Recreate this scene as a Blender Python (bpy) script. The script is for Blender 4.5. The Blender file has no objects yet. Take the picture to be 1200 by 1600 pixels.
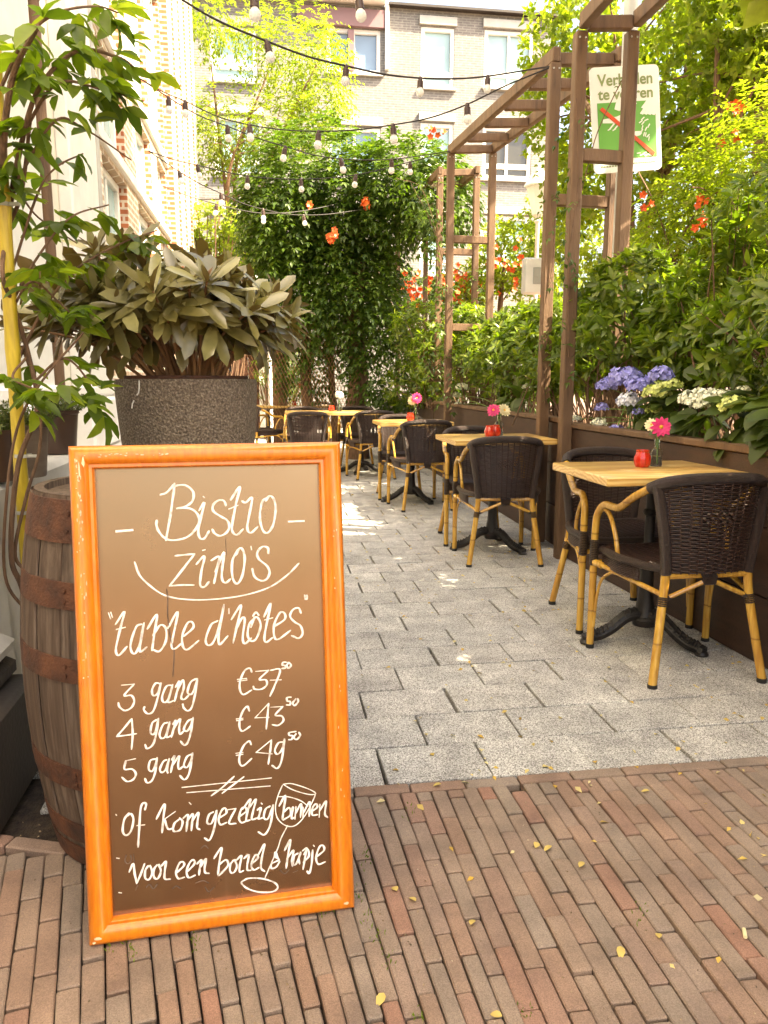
import bpy, math, random
import numpy as np
from mathutils import Vector, Matrix, Euler
C = bpy.context.scene
random.seed(5); RNG = np.random.default_rng(11)
R = math.radians
# ------------------------------------------------------------------ camera, sky, sun, exposure
F, HC, VH = 1200.0, 1.15, 596.0
TH = math.atan((800 - VH) / F)
cam = bpy.data.cameras.new('camera'); cam.sensor_fit = 'VERTICAL'; cam.sensor_height = 36; cam.lens = 27
cam.clip_start = 0.05; cam.clip_end = 500
co = bpy.data.objects.new('camera', cam); C.collection.objects.link(co); C.camera = co
co.location = (0, 0, HC); co.rotation_euler = (math.pi/2 - TH, 0, 0)
TER = R(8.4)                                   # the terrace runs 8.4 degrees left of the view axis
SUN_AZ, SUN_EL = R(107), R(50)                  # azimuth from +Y towards +X
w = bpy.data.worlds.new('World'); C.world = w; w.use_nodes = True
nt = w.node_tree; bg = nt.nodes['Background']; sky = nt.nodes.new('ShaderNodeTexSky')
sky.sky_type = 'NISHITA'; sky.sun_disc = False; sky.sun_elevation = SUN_EL; sky.sun_rotation = SUN_AZ
sky.dust_density = 6.0; sky.air_density = 1.0; sky.ozone_density = 0.6
nt.links.new(sky.outputs[0], bg.inputs[0]); bg.inputs[1].default_value = 0.115
sl = bpy.data.lights.new('sun', 'SUN'); sl.energy = 4.7; sl.angle = R(0.5); sl.color = (1, .9, .72)
so = bpy.data.objects.new('sun', sl); C.collection.objects.link(so)
sd = Vector((math.sin(SUN_AZ)*math.cos(SUN_EL), math.cos(SUN_AZ)*math.cos(SUN_EL), math.sin(SUN_EL)))
so.rotation_euler = sd.to_track_quat('Z', 'Y').to_euler(); so.location = sd*40
C.view_settings.view_transform = 'Standard'; C.view_settings.look = 'None'
C.view_settings.exposure = 2.6; C.view_settings.gamma = 1
C.view_settings.use_white_balance = True; C.view_settings.white_balance_temperature = 7500; C.view_settings.white_balance_tint = 9
C.cycles.max_bounces = 8; C.cycles.transparent_max_bounces = 8; C.cycles.use_denoising = True

# ------------------------------------------------------------------ geometry helpers
CT, ST = math.cos(TER), math.sin(TER)
def T(s, t, z=0.0): return Vector((s*CT - t*ST, s*ST + t*CT, z))
def ray(u, v):
    x = (u-600)/F; y = (800-v)/F
    return Vector((x, math.cos(TH)+y*math.sin(TH), -math.sin(TH)+y*math.cos(TH)))
def on_s(u, v, S):                              # the point of a terrace plane s = S seen at a photo pixel
    d = ray(u, v); k = S/(d.x*CT + d.y*ST); return Vector((0, 0, HC)) + d*k
def at_t(u, v, t):
    d = ray(u, v); k = t/(-d.x*ST + d.y*CT); return Vector((0, 0, HC)) + d*k
def at_z(u, v, z):
    d = ray(u, v); k = (z-HC)/d.z; return Vector((0, 0, HC)) + d*k
def at_y(u, v, Y):
    d = ray(u, v); return Vector((0, 0, HC)) + d*(Y/d.y)

def crom(P, n=6, closed=False):
    P = [Vector(p) for p in P]
    if len(P) < 3 and not closed: return P
    out = []; m = len(P)
    rng = range(m if closed else m-1)
    for i in rng:
        a, b, c, d = (P[(i-1) % m] if (closed or i > 0) else P[0]*2-P[1]), P[i], P[(i+1) % m], (P[(i+2) % m] if (closed or i+2 < m) else P[-1]*2-P[-2])
        for k in range(n):
            t = k/n; out.append(0.5*((2*b)+(c-a)*t+(2*a-5*b+4*c-d)*t*t+(3*b-a-3*c+d)*t**3))
    if not closed: out.append(P[-1])
    return out

class MB:
    def __init__(s): s.v = []; s.f = []
    def quad(s, *p):
        n = len(s.v); s.v += [tuple(q) for q in p]; s.f.append(tuple(range(n, n+len(p)))); return s
    def box(s, c, d, rot=None, bev=0.0):
        c = Vector(c); hx, hy, hz = d[0]/2, d[1]/2, d[2]/2; n = len(s.v)
        if bev <= 0:
            P = [Vector((x, y, z)) for z in (-hz, hz) for x, y in ((-hx, -hy), (hx, -hy), (hx, hy), (-hx, hy))]
            Fs = [(0, 3, 2, 1), (4, 5, 6, 7), (0, 1, 5, 4), (1, 2, 6, 5), (2, 3, 7, 6), (3, 0, 4, 7)]
        else:
            b = min(bev, hx*.9, hy*.9, hz*.9)
            P = []
            for z, i in ((-hz, b), (-hz+b, 0), (hz-b, 0), (hz, b)):
                x, y = hx-i, hy-i
                P += [Vector(q) for q in ((-x+b, -y, z), (x-b, -y, z), (x, -y+b, z), (x, y-b, z), (x-b, y, z), (-x+b, y, z), (-x, y-b, z), (-x, -y+b, z))]
            Fs = [tuple(range(7, -1, -1)), tuple(range(24, 32))]
            for k in range(3):
                for j in range(8): Fs.append((k*8+j, k*8+(j+1) % 8, k*8+8+(j+1) % 8, k*8+8+j))
        for p in P:
            if rot is not None: p = rot @ p
            s.v.append(tuple(p+c))
        s.f += [tuple(i+n for i in f) for f in Fs]; return s
    def beam(s, a, b, wd, ht, up=(0, 0, 1), bev=.004):
        a, b = Vector(a), Vector(b); d = b-a; y = d.normalized(); up = Vector(up)
        x = y.cross(up)
        if x.length < 1e-4: x = Vector((1, 0, 0))
        x.normalize(); z = x.cross(y)
        return s.box((a+b)/2, (wd, d.length, ht), Matrix((x, y, z)).transposed(), bev)
    def tube(s, P, r, sides=8, caps=True, closed=False):
        P = [Vector(p) for p in P]; m = len(P); n = len(s.v)
        rr = r if hasattr(r, '__len__') else [r]*m
        prev = None
        for i in range(m):
            if closed: t = P[(i+1) % m]-P[i-1]
            else: t = P[min(i+1, m-1)]-P[max(i-1, 0)]
            t.normalize()
            if prev is None:
                a = t.cross(Vector((0, 0, 1)))
                if a.length < 1e-3: a = t.cross(Vector((1, 0, 0)))
            else: a = prev - t*prev.dot(t)
            a.normalize(); prev = a; b = t.cross(a)
            for k in range(sides):
                g = 2*math.pi*k/sides; s.v.append(tuple(P[i]+(a*math.cos(g)+b*math.sin(g))*rr[i]))
        for i in range(m if closed else m-1):
            for k in range(sides):
                i2 = (i+1) % m
                s.f.append((n+i*sides+k, n+i*sides+(k+1) % sides, n+i2*sides+(k+1) % sides, n+i2*sides+k))
        if caps and not closed:
            s.f.append(tuple(n+k for k in range(sides-1, -1, -1))); s.f.append(tuple(n+(m-1)*sides+k for k in range(sides)))
        return s
    def lathe(s, prof, c=(0, 0, 0), sides=24, cap=True, rot=None, ang=0):
        n = len(s.v); c = Vector(c); m = len(prof)
        for r, z in prof:
            for k in range(sides):
                g = 2*math.pi*k/sides+ang; p = Vector((r*math.cos(g), r*math.sin(g), z))
                if rot is not None: p = rot @ p
                s.v.append(tuple(p+c))
        for i in range(m-1):
            for k in range(sides): s.f.append((n+i*sides+k, n+i*sides+(k+1) % sides, n+(i+1)*sides+(k+1) % sides, n+(i+1)*sides+k))
        if cap:
            s.f.append(tuple(n+k for k in range(sides-1, -1, -1))); s.f.append(tuple(n+(m-1)*sides+k for k in range(sides)))
        return s
    def grid(s, fn, nu, nv):
        n = len(s.v)
        for j in range(nv+1):
            for i in range(nu+1): s.v.append(tuple(fn(i/nu, j/nv)))
        for j in range(nv):
            for i in range(nu):
                a = n+j*(nu+1)+i; s.f.append((a, a+1, a+nu+2, a+nu+1))
        return s
    def prism(s, pts, dvec):
        n = len(s.v); m = len(pts); dvec = Vector(dvec)
        s.v += [tuple(p) for p in pts] + [tuple(Vector(p)+dvec) for p in pts]
        s.f.append(tuple(range(n+m-1, n-1, -1))); s.f.append(tuple(range(n+m, n+2*m)))
        for i in range(m): j = (i+1) % m; s.f.append((n+i, n+j, n+m+j, n+m+i))
        return s

def pmat(o):
    return Matrix.Translation(o.location) @ o.rotation_euler.to_matrix().to_4x4()
def world_m(o):
    m = pmat(o)
    while o.parent is not None: o = o.parent; m = pmat(o) @ m
    return m
def obj(name, mb, mat, parent=None, local=False, smooth=True, kind=None, angle=40):
    me = bpy.data.meshes.new(name)
    V = mb.v
    if parent is not None and not local:
        inv = world_m(parent).inverted(); V = [tuple(inv @ Vector(v)) for v in V]
    me.from_pydata(V, [], mb.f); me.update()
    return link(name, me, mat, parent, smooth, kind, angle)
def link(name, me, mat, parent=None, smooth=True, kind=None, angle=40):
    me.materials.append(mat)
    if smooth:
        me.polygons.foreach_set('use_smooth', [True]*len(me.polygons))
        if angle: me.set_sharp_from_angle(angle=R(angle))
    o = bpy.data.objects.new(name, me); C.collection.objects.link(o)
    if parent is not None: o.parent = parent
    if kind: o['kind'] = kind
    return o
def np_obj(name, V, Fc, mat, parent=None, smooth=False, kind=None):
    if parent is not None:
        m = np.array(world_m(parent).inverted()); V = V @ m[:3, :3].T + m[:3, 3]
    me = bpy.data.meshes.new(name); k = Fc.shape[1]
    me.vertices.add(len(V)); me.vertices.foreach_set('co', V.astype(np.float32).ravel())
    me.loops.add(Fc.size); me.loops.foreach_set('vertex_index', Fc.astype(np.int32).ravel())
    me.polygons.add(len(Fc)); me.polygons.foreach_set('loop_start', np.arange(0, Fc.size, k, dtype=np.int32))
    me.update(calc_edges=True)
    return link(name, me, mat, parent, smooth, kind, None)
def tag(o, label, cat, group=None):
    o['label'] = label; o['category'] = cat
    if group: o['group'] = group
    return o
def thing(name, label, cat, loc, rz=0.0, group=None):
    o = bpy.data.objects.new(name, None); C.collection.objects.link(o); o.empty_display_size = .1
    o.location = loc; o.rotation_euler = (0, 0, rz); return tag(o, label, cat, group)
def dup(o, parent=None):
    c = o.copy(); C.collection.objects.link(c)
    if parent is not None: c.parent = parent
    for ch in list(o.children): dup(ch, c)
    return c

# ------------------------------------------------------------------ materials
def newmat(name):
    m = bpy.data.materials.new(name); m.use_nodes = True; n = m.node_tree
    return m, n, n.nodes['Principled BSDF'], n.nodes['Material Output']
def nd(n, typ, **kw):
    x = n.nodes.new(typ)
    for k, v in kw.items(): setattr(x, k, v)
    return x
def mapc(n, scale=(1, 1, 1), src='Object', rot=(0, 0, 0)):
    tc = nd(n, 'ShaderNodeTexCoord'); mp = nd(n, 'ShaderNodeMapping'); mp.inputs['Scale'].default_value = scale; mp.inputs['Rotation'].default_value = rot
    n.links.new(tc.outputs[src], mp.inputs[0]); return mp.outputs[0]
def noise(n, vec, scale, detail=4, rough=.55):
    x = nd(n, 'ShaderNodeTexNoise'); x.inputs['Scale'].default_value = scale; x.inputs['Detail'].default_value = detail; x.inputs['Roughness'].default_value = rough
    n.links.new(vec, x.inputs['Vector']); return x.outputs['Fac']
def ramp(n, fac, stops):
    x = nd(n, 'ShaderNodeValToRGB'); e = x.color_ramp.elements
    while len(e) < len(stops): e.new(0.5)
    for i, (p, c) in enumerate(stops): e[i].position = p; e[i].color = (*c, 1) if len(c) == 3 else c
    n.links.new(fac, x.inputs[0]); return x.outputs[0]
def mix(n, fac, a, b, mode='MIX'):
    x = nd(n, 'ShaderNodeMix', data_type='RGBA', blend_type=mode)
    for s_, v in ((x.inputs[0], fac), (x.inputs[6], a), (x.inputs[7], b)):
        if hasattr(v, 'is_linked'): n.links.new(v, s_)
        elif isinstance(v, (int, float)): s_.default_value = v
        else: s_.default_value = (*v, 1)
    return x.outputs[2]
def bump(n, p, h, strength=.3, dist=.01):
    b = nd(n, 'ShaderNodeBump'); b.inputs['Strength'].default_value = strength; b.inputs['Distance'].default_value = dist
    n.links.new(h, b.inputs['Height']); n.links.new(b.outputs[0], p.inputs['Normal']); return b
def rnd(n): return nd(n, 'ShaderNodeNewGeometry').outputs['Random Per Island']
def plain(name, col, rough=.6, col2=None, sc=6, stretch=(1, 1, 1), bs=0, bsc=80, spec=.5, metal=0, island=False, coat=0, stops=None, detail=5):
    m, n, p, o = newmat(name); v = mapc(n, stretch); f = noise(n, v, sc, detail)
    col2 = col2 or tuple(c*.72 for c in col)
    c = ramp(n, f, stops or [(.32, col2), (.68, col)])
    if island:
        hs = nd(n, 'ShaderNodeHueSaturation'); mr = nd(n, 'ShaderNodeMapRange'); mr.inputs[3].default_value = .6; mr.inputs[4].default_value = 1.25
        n.links.new(rnd(n), mr.inputs[0]); n.links.new(mr.outputs[0], hs.inputs['Value']); n.links.new(c, hs.inputs['Color']); c = hs.outputs[0]
    n.links.new(c, p.inputs['Base Color']); p.inputs['Roughness'].default_value = rough; p.inputs['Specular IOR Level'].default_value = spec; p.inputs['Metallic'].default_value = metal
    p.inputs['Coat Weight'].default_value = coat; p.inputs['Coat Roughness'].default_value = .12
    if bs: bump(n, p, noise(n, v, bsc, 3), bs)
    return m
def leafm(name, c1, c2, rough=.45, tr=.35, spec=.4, c3=None, back=None):
    m, n, p, o = newmat(name); r = rnd(n)
    stops = [(0, c1), (.6, c2)] + ([(1.0, c3)] if c3 else [])
    c = ramp(n, r, stops)
    v = mapc(n); f = noise(n, v, 25, 2); c = mix(n, f, c, mix(n, .5, c, (.02, .03, .005)))
    c = mix(n, 1.0, c, ramp(n, noise(n, v, 2.6, 3), [(.33, (.72, .7, .7)), (.66, (1.35, 1.3, 1.1))]), 'MULTIPLY')
    if back:
        g = nd(n, 'ShaderNodeNewGeometry'); c = mix(n, g.outputs['Backfacing'], c, back)
    n.links.new(c, p.inputs['Base Color']); p.inputs['Roughness'].default_value = rough; p.inputs['Specular IOR Level'].default_value = spec
    t = nd(n, 'ShaderNodeBsdfTranslucent'); ms = nd(n, 'ShaderNodeMixShader'); ms.inputs[0].default_value = tr
    tc = mix(n, 1.0, c, (2.0, 2.25, .75), 'MULTIPLY'); n.links.new(tc, t.inputs[0])
    n.links.new(p.outputs[0], ms.inputs[1]); n.links.new(t.outputs[0], ms.inputs[2]); n.links.new(ms.outputs[0], o.inputs[0]); return m
def brickm(name, c1, c2, mortar, axis='yz', scale=1.0, bw=.21, bh=.065, ms=.012, bmp=.5):
    m, n, p, o = newmat(name); tc = nd(n, 'ShaderNodeTexCoord'); sp = nd(n, 'ShaderNodeSeparateXYZ'); cb = nd(n, 'ShaderNodeCombineXYZ')
    n.links.new(tc.outputs['Object'], sp.inputs[0])
    if axis == 'both':
        ad = nd(n, 'ShaderNodeMath', operation='ADD'); n.links.new(sp.outputs[0], ad.inputs[0]); n.links.new(sp.outputs[1], ad.inputs[1]); n.links.new(ad.outputs[0], cb.inputs[0])
    else: n.links.new(sp.outputs[0 if axis == 'xz' else 1], cb.inputs[0])
    n.links.new(sp.outputs[2], cb.inputs[1])
    b = nd(n, 'ShaderNodeTexBrick'); n.links.new(cb.outputs[0], b.inputs[0])
    b.inputs['Color1'].default_value = (*c1, 1); b.inputs['Color2'].default_value = (*c2, 1); b.inputs['Mortar'].default_value = (*mortar, 1)
    b.inputs['Scale'].default_value = scale; b.inputs['Brick Width'].default_value = bw; b.inputs['Row Height'].default_value = bh; b.inputs['Mortar Size'].default_value = ms; b.inputs['Bias'].default_value = .1
    f = noise(n, tc.outputs['Object'], 9, 5); c = mix(n, .35, b.outputs[0], ramp(n, f, [(.3, (.2, .17, .14)), (.7, (.75, .7, .62))]), 'OVERLAY')
    n.links.new(c, p.inputs['Base Color']); p.inputs['Roughness'].default_value = .85
    inv = nd(n, 'ShaderNodeMath', operation='SUBTRACT'); inv.inputs[0].default_value = 1; n.links.new(b.outputs['Fac'], inv.inputs[1]); bump(n, p, inv.outputs[0], bmp, .006)
    return m
def glassm(name, col=(.9, .95, .95), rough=.03):
    m, n, p, o = newmat(name); p.inputs['Base Color'].default_value = (*col, 1); p.inputs['Transmission Weight'].default_value = 1; p.inputs['Roughness'].default_value = rough; p.inputs['IOR'].default_value = 1.18; return m
def windowm(name, col, rough=.06):
    m, n, p, o = newmat(name); v = mapc(n); c = ramp(n, noise(n, v, .9, 2), [(.35, tuple(q*.75 for q in col)), (.65, col)])
    n.links.new(c, p.inputs['Base Color']); p.inputs['Roughness'].default_value = rough; p.inputs['Specular IOR Level'].default_value = 1.0; return m

def pavingm(name, cols, spk, spk_amt, rough=.85, bs=.35, bsc=140):
    m, n, p, o = newmat(name); v = mapc(n)
    c = ramp(n, rnd(n), [(i/(len(cols)-1), q) for i, q in enumerate(cols)])
    big = noise(n, v, 7, 6); c = mix(n, .55, c, ramp(n, big, [(.25, (.22, .2, .19)), (.75, (.8, .78, .74))]), 'OVERLAY')
    vo = nd(n, 'ShaderNodeTexVoronoi'); vo.inputs['Scale'].default_value = bsc*1.7; n.links.new(v, vo.inputs[0])
    sp = ramp(n, vo.outputs['Color'], [(.15, spk[0]), (.85, spk[1])]); c = mix(n, spk_amt, c, sp, 'OVERLAY')
    n.links.new(c, p.inputs['Base Color']); p.inputs['Roughness'].default_value = rough; bump(n, p, vo.outputs['Distance'], bs, .004); return m
MAT = {}
MAT['brick_pave'] = pavingm('red_brown_paving_brick', [(.24, .155, .112), (.222, .174, .137), (.245, .158, .115), (.226, .18, .146), (.25, .135, .096), (.214, .168, .135), (.238, .17, .128)], ((.3, .3, .3), (.7, .7, .7)), .5, .85, .3, 300)
MAT['slab'] = pavingm('grey_washed_gravel_slab', [(.35, .35, .34), (.42, .42, .405), (.38, .375, .36), (.46, .455, .44)], ((.12, .11, .1), (.92, .92, .92)), .8, .9, .6, 190)
MAT['street'] = plain('brick_street', (.2, .13, .095), .9, (.15, .1, .075), 3)
MAT['soil'] = plain('dark_joint_soil', (.06, .04, .025), .95, (.02, .012, .008), 40, bs=.8, bsc=150)
MAT['orange_wood'] = plain('orange_varnished_wood', (.74, .225, .012), .28, (.60, .145, .006), 7, (14, 14, 2), .05, 60, .5, coat=.5)
MAT['chip'] = plain('bare_chipped_paint', (.8, .6, .36), .7)
def boardm():
    m, n, p, o = newmat('chalkboard_black'); v = mapc(n)
    f = noise(n, v, 6, 6); s = noise(n, mapc(n, (30, 3, 1.2)), 2.2, 5)
    c = ramp(n, f, [(.3, (.012, .005, .003)), (.7, (.022, .010, .006))]); c = mix(n, ramp(n, s, [(.62, (0, 0, 0)), (.72, (.4, .4, .4))]), c, (.09, .06, .04))
    n.links.new(c, p.inputs['Base Color']); n.links.new(ramp(n, f, [(.3, (.21,)*3), (.7, (.29,)*3)]), p.inputs['Roughness']); p.inputs['IOR'].default_value = 3.8; p.inputs['Specular Tint'].default_value = (1, .65, .37, 1); return m
MAT['board'] = boardm()
MAT['ghost'] = plain('rubbed_out_chalk', (.16, .11, .08), .8, (.06, .035, .025), 60); MAT['chalk'] = plain('white_chalk_marker', (.88, .86, .82), .85, (.5, .46, .42), 70, stops=[(.28, (.42, .37, .33)), (.46, (.8, .78, .74)), (.6, (.9, .88, .84))])
def barrelm():
    m, n, p, o = newmat('weathered_oak'); v = mapc(n, (40, 40, 2.2)); f = noise(n, v, 1.5, 7, .65)
    c = ramp(n, f, [(.3, (.026, .016, .011)), (.5, (.09, .062, .044)), (.72, (.19, .145, .11))])
    c = mix(n, rnd(n), c, mix(n, .45, c, (.08, .04, .02))); n.links.new(c, p.inputs['Base Color']); p.inputs['Roughness'].default_value = .8; bump(n, p, f, .6, .006); return m
MAT['oak'] = barrelm()
MAT['rust'] = plain('rusty_iron', (.23, .075, .03), .8, (.085, .03, .016), 14, bs=.5, bsc=120, stops=[(.3, (.03, .014, .009)), (.5, (.078, .028, .013)), (.7, (.14, .052, .022))])
def bowlm():
    m, n, p, o = newmat('coarse_brown_stone'); v = mapc(n); vo = nd(n, 'ShaderNodeTexVoronoi'); vo.inputs['Scale'].default_value = 130; n.links.new(mix(n, .05, v, nd(n, 'ShaderNodeTexNoise').outputs['Color']), vo.inputs[0])
    f = noise(n, v, 150, 4); c = ramp(n, f, [(.3, (.07, .05, .034)), (.52, (.165, .125, .09)), (.72, (.34, .28, .215))]); n.links.new(c, p.inputs['Base Color']); p.inputs['Roughness'].default_value = .75
    ad = nd(n, 'ShaderNodeMath', operation='ADD'); n.links.new(f, ad.inputs[0]); n.links.new(vo.outputs['Distance'], ad.inputs[1]); bump(n, p, ad.outputs[0], .7, .008); return m
MAT['bowl'] = bowlm()
MAT['fence'] = plain('brown_stained_planks', (.062, .029, .016), .55, (.036, .017, .010), 3, (2, 2, 9), .3, 30)
MAT['timber'] = plain('brown_stained_timber', (.15, .084, .042), .65, (.06, .03, .016), 3, (5, 5, .8), .4, 30, stops=[(.27, (.05, .024, .012)), (.4, (.115, .062, .031)), (.68, (.17, .095, .048))])
def pinem():
    m, n, p, o = newmat('varnished_pine'); v = mapc(n, (1, 9, 9)); wv = nd(n, 'ShaderNodeTexWave', wave_type='RINGS', rings_direction='X'); wv.inputs['Scale'].default_value = 2.2; wv.inputs['Distortion'].default_value = 5; wv.inputs['Detail'].default_value = 3; wv.inputs['Detail Scale'].default_value = 1.2
    n.links.new(v, wv.inputs[0]); c = ramp(n, wv.outputs[0], [(0, (.6, .33, .085)), (.6, (.74, .47, .16)), (1, (.8, .54, .2))])
    c = mix(n, .3, c, ramp(n, noise(n, mapc(n, (2, 30, 30)), 2, 5), [(.3, (.35, .35, .35)), (.7, (.7, .7, .7))]), 'OVERLAY')
    n.links.new(c, p.inputs['Base Color']); p.inputs['Roughness'].default_value = .28; p.inputs['Coat Weight'].default_value = .4; p.inputs['Coat Roughness'].default_value = .15; return m
MAT['pine'] = pinem()
MAT['iron'] = plain('black_cast_iron', (.02, .016, .013), .45, (.011, .008, .007), 20, bs=.3, bsc=60, spec=.5)
def canem():
    m, n, p, o = newmat('yellow_bamboo_tube'); v = mapc(n); f = noise(n, mapc(n, (60, 60, 4)), 1.2, 4)
    c = ramp(n, f, [(.3, (.42, .2, .03)), (.55, (.62, .36, .06)), (.8, (.72, .48, .12))])
    tc = nd(n, 'ShaderNodeTexCoord'); sp = nd(n, 'ShaderNodeSeparateXYZ'); n.links.new(tc.outputs['Object'], sp.inputs[0]); md = nd(n, 'ShaderNodeMath', operation='PINGPONG'); md.inputs[1].default_value = .085; n.links.new(sp.outputs[2], md.inputs[0])
    c = mix(n, ramp(n, md.outputs[0], [(.0, (.85,)*3), (.0022, (.75,)*3), (.0045, (0, 0, 0))]), c, (.16, .07, .015)); c = mix(n, ramp(n, noise(n, v, 5, 3), [(.4, (0, 0, 0)), (.7, (.55,)*3)]), c, (.36, .15, .025))
    n.links.new(c, p.inputs['Base Color']); p.inputs['Roughness'].default_value = .25; p.inputs['Coat Weight'].default_value = .4; return m
MAT['cane'] = canem()
MAT['rattan'] = plain('dark_brown_rattan', (.05, .024, .017), .42, (.026, .013, .01), 60, spec=.5)
MAT['rattan_hi'] = plain('dark_brown_wrapped_rattan', (.048, .024, .017), .33, (.02, .011, .008), 6, (8, 8, 120), .8, 8, .5)
MAT['rubber'] = plain('black_rubber', (.012, .011, .01), .6)
MAT['bamboo'] = plain('yellow_bamboo_pole', (.62, .47, .045), .35, (.42, .3, .03), 3, (30, 30, 2), coat=.3)
MAT['bark'] = plain('brown_bark', (.2, .11, .06), .8, (.09, .048, .027), 12, (6, 6, 1), .6, 40)
MAT['stem'] = plain('light_brown_stem', (.3, .16, .07), .6, (.16, .08, .035), 14)
MAT['green_stem'] = plain('green_stem', (.16, .26, .05), .5)
MAT['stone'] = plain('pale_grey_stone', (.6, .58, .54), .7, (.46, .44, .4), 5, bs=.15, bsc=90)
MAT['stone_dk'] = plain('dark_painted_plinth', (.045, .033, .026), .6, (.028, .021, .017), 5, bs=.2, bsc=60)
MAT['plaster'] = plain('cream_plaster', (.72, .69, .6), .7, (.64, .61, .52), 3, bs=.05)
MAT['white'] = plain('white_paint', (.82, .81, .77), .45, (.72, .71, .67), 5)
MAT['house_brick'] = brickm('house_brick', (.44, .32, .22), (.5, .38, .27), (.72, .68, .6), 'both', bw=.22, bh=.0625)
MAT['pier_brick'] = brickm('orange_pier_brick', (.33, .1, .045), (.4, .14, .06), (.55, .48, .4), 'both', bw=.22, bh=.0625, ms=.012)
MAT['back_brick'] = brickm('grey_brown_brick', (.195, .192, .188), (.165, .163, .16), (.26, .257, .25), 'xz', bw=.22, bh=.0625, ms=.013, bmp=.3)
MAT['mauve'] = plain('mauve_cladding', (.22, .13, .135), .6, (.2, .115, .12), 2)
MAT['pane_blue'] = windowm('blue_window_pane', (.16, .25, .36)); MAT['pane_pale'] = windowm('pale_window_pane', (.32, .5, .52)); MAT['pane_dark'] = windowm('dark_window_pane', (.05, .045, .03))
MAT['pot'] = plain('brown_plastic_pot', (.075, .04, .026), .38, (.05, .026, .017), 5)
MAT['pot_grey'] = plain('weathered_grey_pot', (.2, .155, .12), .6, (.11, .075, .055), 9, (1, 1, 3), .2, 40)
MAT['cable'] = plain('black_cable', (.018, .012, .01), .6); MAT['socket'] = plain('dark_brown_socket', (.05, .022, .016), .45)
def opalm():
    m, n, p, o = newmat('opal_glass'); c = ramp(n, noise(n, mapc(n), 8, 2), [(.3, (.88, .87, .85)), (.7, (.94, .93, .91))]); n.links.new(c, p.inputs['Base Color']); p.inputs['Roughness'].default_value = .2
    t = nd(n, 'ShaderNodeBsdfTranslucent'); n.links.new(c, t.inputs[0]); ms = nd(n, 'ShaderNodeMixShader'); ms.inputs[0].default_value = .5; n.links.new(p.outputs[0], ms.inputs[1]); n.links.new(t.outputs[0], ms.inputs[2]); n.links.new(ms.outputs[0], o.inputs[0]); return m
MAT['opal'] = opalm()
MAT['galv'] = plain('galvanised_grey', (.45, .45, .42), .5, (.38, .38, .35), 5)
MAT['sign_white'] = plain('sign_white', (.72, .75, .7), .4, (.66, .69, .64), 4); MAT['sign_green'] = plain('sign_green', (.12, .36, .06), .45, (.1, .32, .05), 4); MAT['sign_text'] = plain('sign_olive_text', (.23, .3, .12), .5); MAT['sign_red'] = plain('sign_red', (.62, .07, .02), .45)
MAT['red_glass'] = plain('red_glass', (.62, .03, .012), .12, (.4, .012, .008), 40, coat=.6, bs=.3, bsc=70)
MAT['clear'] = glassm('clear_glass'); MAT['water'] = glassm('water', (.9, .93, .85))
MAT['pink'] = plain('pink_petal', (.75, .035, .19), .5, (.55, .015, .12), 60); MAT['cream'] = plain('cream_petal', (.82, .72, .42), .5); MAT['white_petal'] = plain('white_petal', (.85, .83, .74), .55, (.78, .76, .62), 40); MAT['yellow'] = plain('yellow_flower_eye', (.75, .4, .03), .6)
MAT['blue_petal'] = plain('blue_violet_petal', (.2, .19, .6), .55, (.36, .36, .72), 40, island=True); MAT['lime_petal'] = plain('lime_petal', (.5, .58, .12), .55, (.62, .66, .25), 30, island=True); MAT['orange_petal'] = plain('orange_trumpet', (.8, .15, .02), .5, (.65, .07, .01), 30, island=True)
MAT['pale_petal'] = plain('pale_blue_white_floret', (.55, .58, .74), .55, (.8, .8, .8), 40, island=True); MAT['hyd_white'] = plain('white_floret', (.82, .82, .7), .55, (.72, .75, .55), 30, island=True)
MAT['dead_leaf'] = leafm('yellow_dead_leaf', (.62, .38, .06), (.68, .52, .18), .65, .1, .3, (.66, .6, .4))
MAT['debris'] = plain('sandy_joint_debris', (.42, .34, .24), .9, (.1, .07, .04), 30, stops=[(.35, (.07, .05, .03)), (.55, (.28, .2, .12)), (.7, (.6, .52, .38))])
L_RHODO = leafm('rhododendron_leaf', (.15, .125, .042), (.21, .185, .07), .3, .14, .8, (.34, .32, .15), back=(.13, .085, .035))
L_LAUREL = leafm('laurel_leaf', (.075, .125, .016), (.125, .19, .024), .33, .42, .5, (.25, .3, .045))
L_VINE = leafm('vine_leaf', (.04, .085, .014), (.065, .12, .018), .42, .34, .4, (.11, .17, .03))
L_CLIMB = leafm('climber_leaf', (.07, .12, .018), (.13, .195, .025), .42, .48, .4, (.25, .3, .04))
L_TREE = leafm('light_tree_leaf', (.13, .18, .026), (.18, .235, .034), .5, .55, .3, (.25, .285, .05))
L_TREE2 = leafm('yellow_green_tree_leaf', (.15, .205, .026), (.2, .255, .032), .5, .55, .3, (.27, .3, .05))
L_HYD = leafm('hydrangea_leaf', (.055, .09, .018), (.085, .13, .025), .45, .35, .4, (.12, .17, .03))
L_SMALL = leafm('small_pot_leaf', (.06, .085, .025), (.1, .12, .035), .5, .3, .3, (.16, .17, .06))
L_HEDGE = leafm('bright_hedge_leaf', (.1, .18, .02), (.14, .21, .03), .5, .45, .3)

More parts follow.
